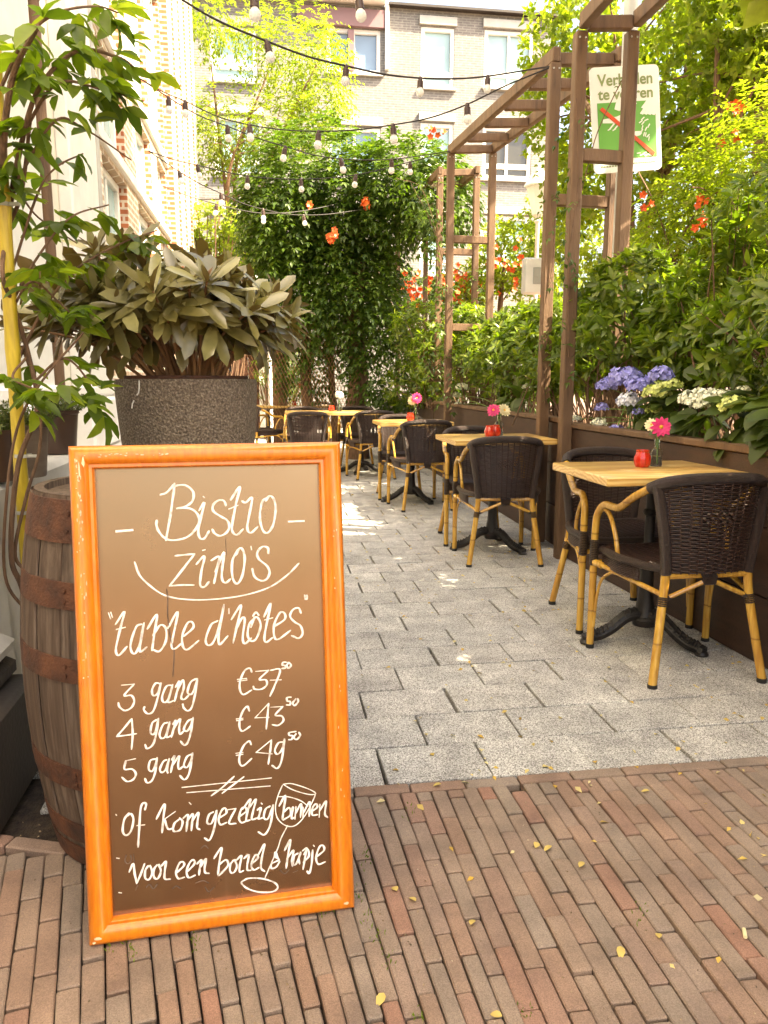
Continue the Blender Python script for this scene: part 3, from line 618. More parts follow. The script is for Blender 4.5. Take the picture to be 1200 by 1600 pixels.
LINES = [
('title_writing', 'A', .0052, [[(310,148),(345,135),(387,88)],[(387,88),(378,160),(362,270),(340,392)],[(372,112),(400,98),(445,97),(485,130),(484,178),(450,208),(398,222)],[(398,222),(470,222),(514,260),(512,310),(465,368),(395,391),(340,384),(302,345),(289,310),(291,284)],
 [(518,232),(546,190),(528,270),(513,345),(525,382),(548,380),(572,342)],[(541,158),(546,162)],[(662,205),(650,180),(622,178),(594,202),(594,235),(630,262),(668,285),(680,320),(664,352),(630,368),(602,355),(588,333)],
 [(687,175),(737,104),(715,200),(695,310),(698,348),(722,362),(754,332)],[(678,224),(724,205)],[(748,182),(768,190),(802,163),(790,240),(776,325),(795,352),(832,320)],[(890,158),(856,188),(844,270),(858,335),(884,352),(914,312),(928,230),(920,175),(897,154),(874,182)]]),
('name_writing', 'A', .0052, [[(390,475),(440,470),(494,465)],[(494,465),(430,548),(360,636)],[(360,636),(425,632),(490,632)],[(503,520),(546,478),(530,560),(524,632),(546,642),(571,615)],[(538,446),(550,443)],[(583,500),(626,480),(614,545),(598,622)],[(604,560),(652,455),(642,540),(641,600),(660,620),(686,600)],
 [(730,438),(697,500),(697,590),(722,625),(750,580),(762,500),(756,452),(736,434),(714,472)],[(796,425),(799,441)],[(890,462),(886,432),(856,427),(830,458),(838,492),(882,530),(896,566),(880,600),(850,609),(815,586),(803,544)],
 ]),
('smile_line', 'A', .0042, [[(172,508),(200,580),(260,640),(330,685),(420,706),(540,711),(700,697),(830,668),(920,630),(1000,570),(1053,515)]]),
('dash_mark', 'A', .0125, [[(78,344),(158,338)],[(1002,292),(1076,289)]]),
('heading_writing', 'B', .0048, [[(67,130),(77,160)],[(79,127),(87,152)],[(105,190),(152,124),(128,220),(106,325),(122,357),(166,310)],[(110,218),(156,207)],[(245,190),(215,205),(186,290),(190,338),(212,345),(236,290),(255,188)],[(257,183),(240,280),(236,338),(272,313)],[(275,215),(326,138),(312,240),(300,330)],[(305,250),(345,195),(374,215),(374,280),(340,335),(302,326)],
 [(385,212),(437,124),(414,250),(404,308),(422,322),(458,293)],[(470,255),(520,210),(515,180),(490,185),(462,252),(466,310),(492,325),(550,278)],[(652,172),(616,195),(588,270),(598,302),(626,290),(655,220),(686,85)],[(686,85),(662,220),(656,280),(666,298),(706,253)],[(712,108),(712,132)],[(725,165),(777,88),(757,190),(735,290)],[(745,232),(780,160),(797,165),(786,260),(797,295),(832,265)],
 [(855,153),(822,190),(813,250),(832,281),(860,265),(882,200),(870,160),(850,155),(830,207)],[(841,146),(857,126),(872,142)],[(900,150),(937,78),(912,200),(902,270),(915,286),(946,262)],[(905,167),(946,156)],[(955,202),(1010,165),(1010,132),(985,130),(955,192),(955,255),(977,271),(1042,224)],[(1098,130),(1086,104),(1057,111),(1040,145),(1060,175),(1096,200),(1107,240),(1086,265),(1048,252)],[(1118,35),(1121,56)],[(1129,35),(1131,52),(1126,57)]]),
('price_line', 'C', .0044, [[(103,140),(170,134)],[(170,134),(117,194),(155,195),(170,225),(155,260),(120,276),(92,257),(85,234)],[(310,132),(285,130),(266,165),(271,195),(292,188),(308,150),(314,128)],[(312,128),(300,190),(282,255),(265,287),(240,292),(222,272),(226,255)],[(370,140),(342,147),(320,200),(326,230),(350,220),(376,140)],[(377,136),(356,210),(354,232),(384,222)],[(392,150),(412,118),(398,180),(387,226)],[(395,185),(430,113),(436,150),(422,205),(438,216),(462,195)],
 [(502,105),(472,125),(456,178),(478,187),(498,145),(508,104)],[(508,104),(500,170),(480,255),(458,277),(436,262),(430,240)],[(800,70),(790,50),(764,60),(740,110),(736,160),(755,190),(800,166)],[(724,109),(772,103)],[(727,119),(774,112)],[(822,66),(890,60)],[(890,60),(842,108),(876,112),(880,140),(852,161),(816,161),(808,146)],[(900,60),(952,58),(922,145),(898,198)],[(900,113),(957,111)],[(986,17),(968,18),(965,32),(980,35),(980,48),(962,50)],[(998,18),(988,35),(998,49),(1011,32),(998,18)]]),
('price_line', 'C', .0044, [[(156,320),(116,370),(76,415)],[(76,415),(130,408),(182,400)],[(157,320),(162,400),(156,482)],[(290,325),(266,345),(258,395),(278,400),(295,345),(300,318)],[(300,318),(290,390),(272,455),(240,480),(228,458)],[(350,340),(326,350),(306,400),(316,425),(340,410),(361,335)],[(361,335),(347,395),(346,420),(372,408)],[(378,350),(392,328),(382,370),(370,418)],[(376,385),(416,320),(411,370),(415,402),(437,385)],[(480,320),(456,335),(436,375),(454,386),(475,352),(486,313)],[(486,313),(476,380),(460,440),(440,462),(418,440)],
 [(787,278),(776,254),(752,280),(735,330),(736,370),(752,386),(792,360)],[(718,321),(752,317)],[(720,330),(752,325)],[(890,238),(818,315)],[(818,315),(892,312)],[(891,238),(884,310),(878,374)],[(903,258),(967,254)],[(967,254),(926,300),(960,305),(970,330),(942,355),(910,352)],[(1012,204),(990,207),(990,225),(1006,228),(1005,245),(986,246)],[(1037,213),(1020,235),(1030,249),(1048,230),(1046,212)]]),
('price_line', 'C', .0044, [[(177,534),(125,545)],[(125,545),(118,590),(158,590),(179,615),(165,645),(132,656),(104,634)],[(285,535),(256,545),(248,590),(268,600),(288,555),(293,528)],[(293,528),(284,600),(266,650),(240,663),(227,640)],[(345,540),(326,550),(308,590),(318,608),(340,590),(358,533)],[(358,533),(346,590),(350,610)],[(372,540),(386,518),(376,560),(366,607)],[(375,572),(411,520),(406,560),(410,590),(434,574)],[(476,510),(452,525),(436,570),(454,580),(474,545),(483,503)],[(483,503),(474,570),(460,625),(438,646),(414,624)],
 [(797,458),(786,440),(757,465),(735,520),(736,560),(756,571),(800,533)],[(716,505),(752,500)],[(718,516),(752,510)],[(906,433),(824,500)],[(824,500),(908,508)],[(906,433),(898,500),(889,562)],[(973,444),(943,450),(924,490),(938,510),(962,485),(976,428)],[(976,428),(968,500),(955,560),(935,586),(908,570)],[(1037,388),(1003,394),(1001,408),(1020,412),(1014,430),(998,432)],[(1038,400),(1026,420),(1040,431),(1060,410),(1052,392)]]),
('flourish', 'C', .0042, [[(427,688),(905,637)],[(453,716),(898,680)],[(584,732),(640,690),(706,629)],[(642,719),(700,675),(758,631)]]),
('invitation_writing', 'D', .0046, [[(105,235),(80,270),(72,330),(90,352),(115,330),(128,270),(115,240),(96,250)],[(188,218),(194,190),(180,183),(165,215),(158,320),(152,412)],[(147,301),(186,297)],[(248,266),(290,188),(284,260),(277,337)],[(284,272),(346,228)],[(290,268),(308,318),(336,314)],[(365,270),(342,290),(335,325),(350,332),(374,320),(384,280),(368,262)],[(388,262),(412,245),(408,290),(404,330)],[(405,284),(437,240),(434,285),(430,326)],[(432,282),(466,233),(462,280),(460,312),(474,322)],
 [(545,230),(522,245),(512,285),(534,290),(554,245),(562,222)],[(562,222),(550,310),(525,376),(498,366)],[(574,262),(612,236),(605,210),(586,225),(572,268),(582,296),(614,285)],[(622,218),(662,212)],[(662,212),(626,286),(662,290)],[(678,256),(716,226),(710,205),(690,217),(678,262),(692,286),(722,274)],[(698,215),(738,164),(722,230),(716,274),(736,272)],[(730,210),(766,164),(752,225),(745,268),(772,262)],[(774,220),(792,208),(784,245),(780,266),(802,260)],[(794,184),(798,188)],[(840,200),(816,217),(808,260),(828,266),(848,220),(857,193)],[(857,193),(842,295),(812,348),(778,334)],
 [(888,198),(920,144),(912,210),(904,268)],[(910,232),(940,208),(947,245),(908,272)],[(948,225),(960,206),(952,262),(968,258)],[(975,203),(970,266)],[(972,240),(1002,188),(999,257)],[(1012,205),(1012,260)],[(1014,235),(1047,178),(1044,252)],[(1058,228),(1086,205),(1080,188),(1062,207),(1060,245),(1088,244)],[(1100,190),(1096,256)],[(1098,225),(1132,174),(1126,240),(1140,258)]]),
('invitation_writing', 'D', .0046, [[(106,542),(127,500),(134,550),(145,602)],[(145,602),(166,555),(186,500)],[(206,510),(190,535),(190,575),(210,581),(226,545),(214,508)],[(252,505),(235,530),(235,570),(255,577),(271,540),(260,503)],[(274,512),(297,488),(291,540),(292,578),(320,580)],[(354,546),(391,510),(385,490),(366,500),(350,546),(362,577),(394,570)],[(410,540),(446,500),(440,480),(421,495),(405,540),(416,572),(450,560)],[(460,500),(482,480),(474,520),(470,557)],[(474,522),(506,473),(499,520),(502,546),(522,550)],
 [(548,472),(587,416),(576,490),(568,556)],[(574,505),(610,480),(620,510),(574,562)],[(652,480),(633,505),(632,540),(650,547),(667,515),(656,478)],[(664,482),(692,458),(682,510),(682,542),(702,536)],[(704,472),(730,453),(722,500),(722,532),(740,534)],[(744,500),(777,470),(770,453),(755,467),(742,510),(756,532),(782,520)],[(774,462),(811,398),(797,470),(793,522),(812,540)],[(882,472),(868,440),(866,462),(886,480),(848,500),(848,524),(872,516),(892,486)],[(916,430),(946,374),(934,450),(924,522)],[(928,474),(962,430),(954,480),(957,512)],
 [(986,445),(966,460),(960,503),(978,497),(1000,440)],[(1000,440),(990,475),(994,500)],[(1010,432),(1031,420),(1022,470),(1012,528)],[(1016,452),(1036,425),(1042,460),(1014,492)],[(1062,428),(1056,505),(1044,550),(1032,538)],[(1066,404),(1070,408)],[(1080,465),(1121,430),(1115,404),(1096,415),(1080,468),(1092,502),(1128,490)]]),
('wine_glass_drawing', 'D', .0026, [[(910,85),(955,83),(1040,110),(1078,134),(1040,138),(960,115),(908,86)],[(905,90),(880,150),(868,210),(880,265),(920,300),(965,303),(1006,270),(1040,218),(1066,165),(1078,135)],[(884,150),(940,152),(1000,172),(1038,200)],[(932,300),(896,370),(880,420),(832,530),(812,578)]]),
('wine_glass_foot', 'D', .0042, [[(700,588),(692,602),(720,628),(780,647),(850,646),(880,625),(862,598),(800,578),(730,576),(698,590)]]),
]
for nm, crop, wd, sts in LINES:
    for nm2, grp in ((nm, [q for q in sts if nm != 'price_line' or q[0][0] < 600]), ('price_writing', [q for q in sts if nm == 'price_line' and q[0][0] >= 600])):
        if not grp: continue
        m = MB()
        for st in grp: ribbon(m, crop, st, wd*.86)
        obj('course_writing' if nm2 == 'price_line' else nm2, m, MAT['chalk'], panel, smooth=False)

m = MB()
for st in ([(40,470),(54,472)], [(52,650),(66,652)], [(36,243),(40,247)], [(418,180),(428,190)], [(1010,640),(1016,642)]): ribbon(m, 'D', st, .0026)
obj('stray_chalk_mark', m, MAT['chalk'], panel, smooth=False)
m = MB()
for st in ([(90,455),(84,485),(100,500),(118,480),(112,455)], [(128,450),(132,495)], [(150,612),(140,636)], [(195,622),(212,608),(232,630),(252,606)], [(330,630),(352,616),(372,628)], [(452,600),(490,588),(520,600)], [(500,620),(520,645),(548,622)], [(890,530),(915,552),(940,530)], [(960,545),(985,535)], [(480,420),(500,405),(518,420)]): ribbon(m, 'D', st, .0024)
for st in ([(378,0),(384,60),(384,140),(398,260),(418,330),(412,470)], [(660,380),(664,470)]): ribbon(m, 'B' if st[0][0] < 500 else 'A', st, .0022)
obj('rubbed_out_mark', m, MAT['ghost'], panel, smooth=False)

# ------------------------------------------------------------------ the barrel
BX, BYc = -.585, 1.925
bar = thing('wooden_barrel', 'weathered oak barrel with rusty iron hoops, behind the menu board', 'barrel', (BX, BYc, 0))
def brad(z): q = (z-.45)/.45; return .327-.05*q*q
m = MB(); NST = 22
for k in range(NST):
    a0 = 2*math.pi*k/NST; a1 = 2*math.pi*(k+1)/NST; zs = [i/14*.90 for i in range(15)]; gpp = .006; rr = random.gauss(0, .0015); n0 = len(m.v)
    for z in zs:
        for a, dr in ((a0+gpp, -.004), (a0+gpp*2.4, 0), ((a0+a1)/2, .001), (a1-gpp*2.4, 0), (a1-gpp, -.004)):
            r = brad(z)+dr+rr; m.v.append((BX+r*math.cos(a), BYc+r*math.sin(a), z))
    for i in range(14):
        for j in range(4): q = n0+i*5+j; m.f.append((q, q+1, q+6, q+5))
obj('stave_body', m, MAT['oak'], bar)
m = MB(); m.lathe([(.001, .886), (.251, .886)], (BX, BYc, 0), 40, False); m.lathe([(.251, .88), (.251, .902), (.274, .902), (.274, .88)], (BX, BYc, 0), 40, False); obj('lid', m, MAT['oak'], bar)
m = MB(); m.lathe([(.2, .02), (.268, .02)], (BX, BYc, 0), 40, False); obj('bottom_disc', m, MAT['oak'], bar)
for z0, z1 in ((.80, .893), (.655, .715), (.49, .545), (.225, .28), (.075, .125), (.005, .055)):
    m = MB(); pr = [(brad(z0)-.002, z0), (brad(z0)+.004, z0), (brad((z0+z1)/2)+.0045, (z0+z1)/2), (brad(z1)+.004, z1), (brad(z1)-.002, z1)]
    m.lathe(pr, (BX, BYc, 0), 48, False)
    a = -1.95
    for dz in (.3, .7):
        z = z0+(z1-z0)*dz; r = brad(z)+.004; p = Vector((BX+r*math.cos(a), BYc+r*math.sin(a), z)); m.tube([p, p+Vector((math.cos(a), math.sin(a), 0))*.004], .006, 8)
    obj('hoop', m, MAT['rust'], bar)

# ------------------------------------------------------------------ stone bowl planter and its shrub
BC = T(-.28, 2.76); BR = .238
bowl = thing('stone_bowl_planter', 'big round brown stone bowl with a cracked rim, holding the broad leaved shrub', 'planter', BC)
m = MB(); z0 = .745
m.lathe([(.10, z0), (.165, z0+.005), (.195, z0+.05), (.214, z0+.12), (.226, z0+.2), (.233, z0+.29), (.238, z0+.36), (.239, z0+.40), (.236, z0+.412), (.215, z0+.413), (.21, z0+.40), (.205, z0+.33)], BC, 56, False)
obj('bowl', m, MAT['bowl'], bowl)
m = MB(); m.lathe([(.207, z0+.38), (.207, z0+.424), (.199, z0+.424), (.199, z0+.38)], BC, 48, False); obj('inner_liner', m, MAT['rust'], bowl)
m = MB(); m.lathe([(.001, z0+.40), (.1, z0+.405), (.199, z0+.395)], BC, 32, False); obj('soil', m, MAT['soil'], bowl)
m = MB()
cr = [on_s(u, v, -.0) for u, v in ()] 
for path in ([(-1.98, .408), (-1.985, .385), (-2.0, .37), (-2.03, .362)], [(-2.09, .345), (-2.12, .335), (-2.14, .32)]):
    m.tube([BC+Vector(((.2405)*math.cos(a), .2405*math.sin(a), z0+z)) for a, z in path], .0022, 5)
obj('crack', m, MAT['white'], bowl)
ped = thing('stone_pedestal', 'plain grey stone block under the big stone bowl, behind the menu board', 'pedestal', BC)
m = MB(); m.box(BC+Vector((0, 0, .37)), (.22, .22, .74), Rz, .012); obj('block', m, MAT['stone'], ped)
sh = thing('broad_leaved_shrub', 'olive brown broad leaved shrub growing from the big stone bowl', 'shrub', BC+Vector((0, 0, z0+.40)))
m = MB(); tipP, tipD = [], []; base = BC+Vector((0, 0, z0+.40))
for k in range(66):
    a = random.uniform(0, 2*math.pi); r0 = random.uniform(.02, .13); sh_l = Vector((-.06-.05*max(0, -math.cos(a)), 0, 0)); el = random.uniform(.12, 1.0); R_ = .06+.33*math.sqrt(random.random())
    b = base+Vector((r0*math.cos(a), r0*math.sin(a), 0)); hh = .45-1.0*R_**2+random.gauss(0, .03)
    e = base+Vector(((r0*.5+R_)*math.cos(a), (r0*.5+R_)*math.sin(a), max(.08, hh*(.45+.55*el))))
    e = e+sh_l
    P = crom([b, b.lerp(e, .45)+Vector((0, 0, .045)), e], 5); m.tube(P, [.0065*(1-.5*i/len(P)) for i in range(len(P))], 6)
    tipP.append(e); d = (P[-1]-P[-3]).normalized()+Vector((0, 0, .35)); tipD.append(d)
    if random.random() < .9:
        q = P[len(P)*random.choice((4, 5, 6))//8]; tipP.append(q+Vector((random.gauss(0, .035), random.gauss(0, .035), .02))); tipD.append(Vector((math.cos(a), math.sin(a), .3)))
obj('stem', m, MAT['stem'], sh)
tipP = np.array([tuple(p) for p in tipP]); tipD = np.array([tuple(p) for p in tipD])
V, Fc = join([whorls(tipP, tipD, 8, .15, .042, (38, 92), .35, TPL_OBL, .25, .14), whorls(tipP, tipD, 3, .085, .028, (12, 40), .2, TPL_BIG, .3, .05)])
np_obj('foliage', V, Fc, L_RHODO, sh, True)
sel = np.argsort(-tipP[:, 2])[:22]
V, Fc = whorls(tipP[sel]+np.array([0, 0, .01]), tipD[sel], 5, .035, .011, (5, 35), .3, TPL_SM)
np_obj('flower_bud', V, Fc, MAT['stem'], sh)

# ------------------------------------------------------------------ pots on the stoop
def pot_plant(u, v, t, r, hgt, mat, label, plabel, z):
    p = at_t(u, v, t); p.z = z
    o = thing('flower_pot', label, 'pot', p, 0, 'small pots on the stoop'); m = MB()
    m.lathe([(r*.72, 0), (r*.76, .004), (r*.95, hgt*.9), (r, hgt*.92), (r*1.02, hgt), (r*.95, hgt), (r*.92, hgt*.86), (.001, hgt*.84)], p, 32, False); obj('pot_body', m, mat, o)
    m = MB(); m.lathe([(.001, hgt*.88), (r*.93, hgt*.87)], p, 24, False); obj('soil', m, MAT['soil'], o)
    q = thing('small_bushy_plant', plabel, 'plant', p+Vector((0, 0, hgt*.86)), 0, 'small bushy plants in pots on the stoop'); n = 90; m = MB(); tp, td = [], []
    for k in range(n):
        a = random.uniform(0, 6.28); rr = r*.8*math.sqrt(random.random()); b = p+Vector((rr*math.cos(a), rr*math.sin(a), hgt*.88)); e = b+Vector((rr*.75*math.cos(a)+random.gauss(0, .012), rr*.75*math.sin(a)+random.gauss(0, .012), random.uniform(.03, .085)))
        m.tube([b, e], .0011, 4)
        for f in (.3, .45, .6, .75, .9, 1): tp.append(tuple(b.lerp(e, f))); td.append(tuple((e-b).normalized()))
    obj('stem', m, MAT['green_stem'], q); V, Fc = whorls(np.array(tp), np.array(td), 5, .014, .005, (35, 80), .4, TPL_SM); np_obj('foliage', V, Fc, L_SMALL, q)
pot_plant(94, 700, 3.38, .083, .18, MAT['pot'], 'brown plastic pot at the back of the stoop, nearest the white pilaster', 'bushy little plant in the brown pot nearest the white pilaster', .853)
pot_plant(43, 738, 2.56, .074, .17, MAT['pot_grey'], 'scuffed greyish pot standing behind the bamboo pole on the stoop', 'bushy little plant in the scuffed greyish pot behind the bamboo pole', .853)
pot_plant(-2, 742, 2.46, .062, .155, MAT['pot'], 'brown plastic pot cut by the left edge, left of the bamboo pole', 'bushy little plant in the pot left of the bamboo pole', .853)

# ------------------------------------------------------------------ bamboo pole and the climber on it
pole = thing('bamboo_pole', 'yellow bamboo pole standing behind the barrel on the left', 'plant pole', at_y(62, 1300, 2.28) if False else Vector((-1.035, 2.32, 0)))
pb, pt = Vector((-1.03, 2.33, 0)), at_y(-14, 60, 2.12)
q1 = at_y(34, 760, 2.24); q2 = at_y(5, 320, 2.16)
m = MB(); path = crom([Vector((q1.x*2-q2.x*1.0+.03, 2.33, -.02)) if False else q1+(q1-q2)*1.15, q1, q2, q2+(q2-q1)*.9], 14); rad = []
for i, p in enumerate(path): rad.append(.0185 if i % 7 else .0208)
m.tube(path, rad, 14); obj('cane', m, MAT['bamboo'], pole)
for u, v, Y in ((36, 712, 2.23), (38, 800, 2.25), (5, 320, 2.16)):
    c = at_y(u, v, Y); m = MB(); m.lathe([(.0205, -.005), (.024, -.005), (.024, .005), (.0205, .005)], c, 16, False); m.box(c+Vector((.035, -.01, 0)), (.03, .012, .009), None, .002)
    obj('tie_clip', m, MAT['galv'], pole)
cl = thing('climbing_plant', 'leafy climber with twisting brown stems winding round the bamboo pole', 'climber', (-1.0, 2.25, 0))
m = MB(); NODES = []
def vine(pts, r0, r1):
    P = crom([at_y(u, v, Y) for u, v, Y in pts], 8); m.tube(P, [r0+(r1-r0)*i/len(P) for i in range(len(P))], 7); return P
vine([(70, 1290, 2.25), (42, 960, 2.2), (18, 870, 2.16), (28, 730, 2.16), (58, 640, 2.2), (46, 560, 2.24), (22, 480, 2.2), (4, 430, 2.12), (12, 360, 2.2), (34, 300, 2.2), (48, 180, 2.16)], .0085, .005)
vine([(60, 900, 2.22), (24, 870, 2.18), (40, 780, 2.18), (62, 700, 2.22), (60, 620, 2.26), (34, 540, 2.26)], .0055, .004)
vine([(45, 960, 2.2), (8, 900, 2.15), (12, 760, 2.1), (30, 660, 2.12), (70, 590, 2.15), (130, 520, 2.2)], .005, .003)
tw = [vine([(10, 350, 2.2), (5, 240, 2.12), (20, 120, 2.05), (60, 40, 2.0)], .012, .005), vine([(14, 330, 2.18), (30, 240, 2.15), (60, 140, 2.12), (120, 80, 2.2), (185, 90, 2.25), (215, 110, 2.3)], .008, .003), vine([(40, 200, 2.15), (90, 130, 2.15), (160, 140, 2.2), (225, 158, 2.28)], .005, .002),
 vine([(28, 280, 2.15), (85, 190, 2.15), (130, 200, 2.2), (205, 250, 2.35)], .004, .002), vine([(30, 560, 2.25), (70, 480, 2.3), (120, 420, 2.35), (190, 380, 2.4), (245, 360, 2.5)], .005, .002), vine([(20, 470, 2.2), (60, 400, 2.2), (110, 340, 2.25), (170, 320, 2.35)], .004, .002),
 vine([(20, 420, 2.2), (60, 300, 2.2), (90, 260, 2.25), (130, 240, 2.3)], .004, .002), vine([(50, 600, 2.2), (100, 560, 2.2), (140, 600, 2.2), (146, 640, 2.2)], .004, .002), vine([(40, 560, 2.2), (20, 590, 2.1), (60, 610, 2.0), (95, 620, 2.0)], .004, .002),
 vine([(20, 480, 2.2), (50, 440, 2.15), (90, 470, 2.2), (120, 500, 2.2)], .004, .002), vine([(10, 340, 2.2), (25, 300, 2.2), (60, 340, 2.3), (120, 380, 2.4)], .004, .002), vine([(0, 140, 2.1), (40, 60, 2.05), (90, 20, 2.1), (150, 10, 2.2), (185, 20, 2.3)], .005, .002)]
obj('stem', m, MAT['bark'], cl)
P, D = [], []
for pth, dens in zip(tw, (1.1, 1.3, 1.2, .3, 1.2, .5, .3, 1.0, 1.2, 1.2, .7, 1.3)):
    n = len(pth)
    for k in range(int(14*dens)):
        i = random.randint(n//6, n-2); q = pth[i]; d = (pth[i+1]-pth[i]).normalized()
        P.append(tuple(q+Vector((random.gauss(0, .03), random.gauss(0, .03), random.gauss(0, .022))))); D.append((d.x*.5+random.gauss(0, .7), d.y*.5+random.gauss(0, .7), -.25+random.gauss(0, .35)))
P, D = np.array(P), unit(np.array(D))
parts = []
for sg, L_ in ((0, .086), (1, .07), (-1, .07)):     # leaves in threes
    S = unit(np.cross(D, np.array([0, 0, 1.0]))); d = D+S*sg*1.1; s = RNG.uniform(.7, 1.2, len(P)); N = np.array([0, 0, 1.0])+RNG.normal(size=D.shape)*.35
    parts.append(leaves(P+D*.012, d, N, L_*1.08*s, L_*.43*s, TPL_BIG, .35, .28))
V, Fc = join(parts); np_obj('foliage', V, Fc, L_CLIMB, cl, True)
# ------------------------------------------------------------------ tables
def make_table(w_, d_, ncol=1):
    o = thing('bistro_table', '', 'table', (0, 0, 0), 0, 'pine topped bistro tables along the terrace')
    m = MB(); m.box((0, 0, .760), (w_, d_, .036), None, .004); obj('table_top', m, MAT['pine'], o, local=True)
    for cx in ([0] if ncol == 1 else [-.3, .3]):
        m = MB(); m.lathe([(.001, .735), (.15, .735), (.15, .728), (.03, .715), (.022, .70), (.022, .60), (.03, .595), (.034, .585), (.03, .575), (.022, .57), (.0225, .36), (.03, .35), (.034, .33), (.028, .31), (.034, .20), (.042, .15), (.045, .12), (.06, .10), (.05, .07), (.001, .07)][::-1], (cx, 0, 0), 20, False)
        m.box((cx, 0, .738), (.34, .04, .01)); m.box((cx, 0, .7385), (.04, .34, .009)); obj('column', m, MAT['iron'], o, local=True)
        for k in range(3 if ncol == 1 else 4):
            m = MB(); a = (2*math.pi/3*k+R(62)) if ncol == 1 else math.pi/2*k-R(20); u = Vector((math.cos(a), math.sin(a), 0)); v = Vector((-u.y, u.x, 0)); c = Vector((cx, 0, 0))
            P = crom([c+u*.03+Vector((0, 0, .12)), c+u*.09+Vector((0, 0, .112)), c+u*.16+Vector((0, 0, .062)), c+u*.215+Vector((0, 0, .034)), c+u*.255+Vector((0, 0, .026)), c+u*.285+Vector((0, 0, .018))], 5)
            n = len(P); m.tube(P, [.031-.011*i/n+(.008 if i > n-5 else 0) for i in range(n)], 8)
            P2 = [p+Vector((0, 0, .022-.006*i/n)) for i, p in enumerate(P)]; m.tube(P2[:-3], [.012]*(n-3), 6)
            for sg in (-1, 1): m.tube([p+v*sg*(.022-.004*i/n)+Vector((0, 0, .006)) for i, p in enumerate(P[:-2])], .008, 6)
            for i in range(2, n-4, 2): m.tube([P[i]-v*.025+Vector((0, 0, .014)), P[i]+Vector((0, 0, .034)), P[i]+v*.025+Vector((0, 0, .014))], .005, 5)
            m.lathe([(.001, 0), (.027, 0), (.03, .008), (.022, .02), (.001, .023)], c+u*.275, 12, False)
            obj('foot', m, MAT['iron'], o, local=True)
        m = MB(); m.lathe([(.03, .075), (.05, .085), (.055, .11), (.035, .125)], (cx, 0, 0), 16, False); obj('base_boss', m, MAT['iron'], o, local=True)
    return o
TBL = [(1.645, 3.12, 0, 'pine topped table nearest the camera, between the two nearest rattan chairs'), (1.515, 5.10, 0, 'pine topped table second from the camera, with the pink and cream flowers'), (1.345, 7.28, 0, 'pine topped table third from the camera, with the pink and yellow flowers'),
       (.84, 9.72, 1, 'long pine table fourth from the camera, with the single white flower'), (.28, 12.35, 1, 'long pine table farthest away, with the clear water bottle on it')]
t0 = make_table(.69, .60); t1 = make_table(1.30, .66, 2); u0 = u1 = False
for s_, t_, lg, lab in TBL:
    src = t1 if lg else t0
    if (u1 if lg else u0): src = dup(src)
    if lg: u1 = True
    else: u0 = True
    src.location = T(s_, t_); src.rotation_euler = (0, 0, TER+random.gauss(0, .01)); src['label'] = lab

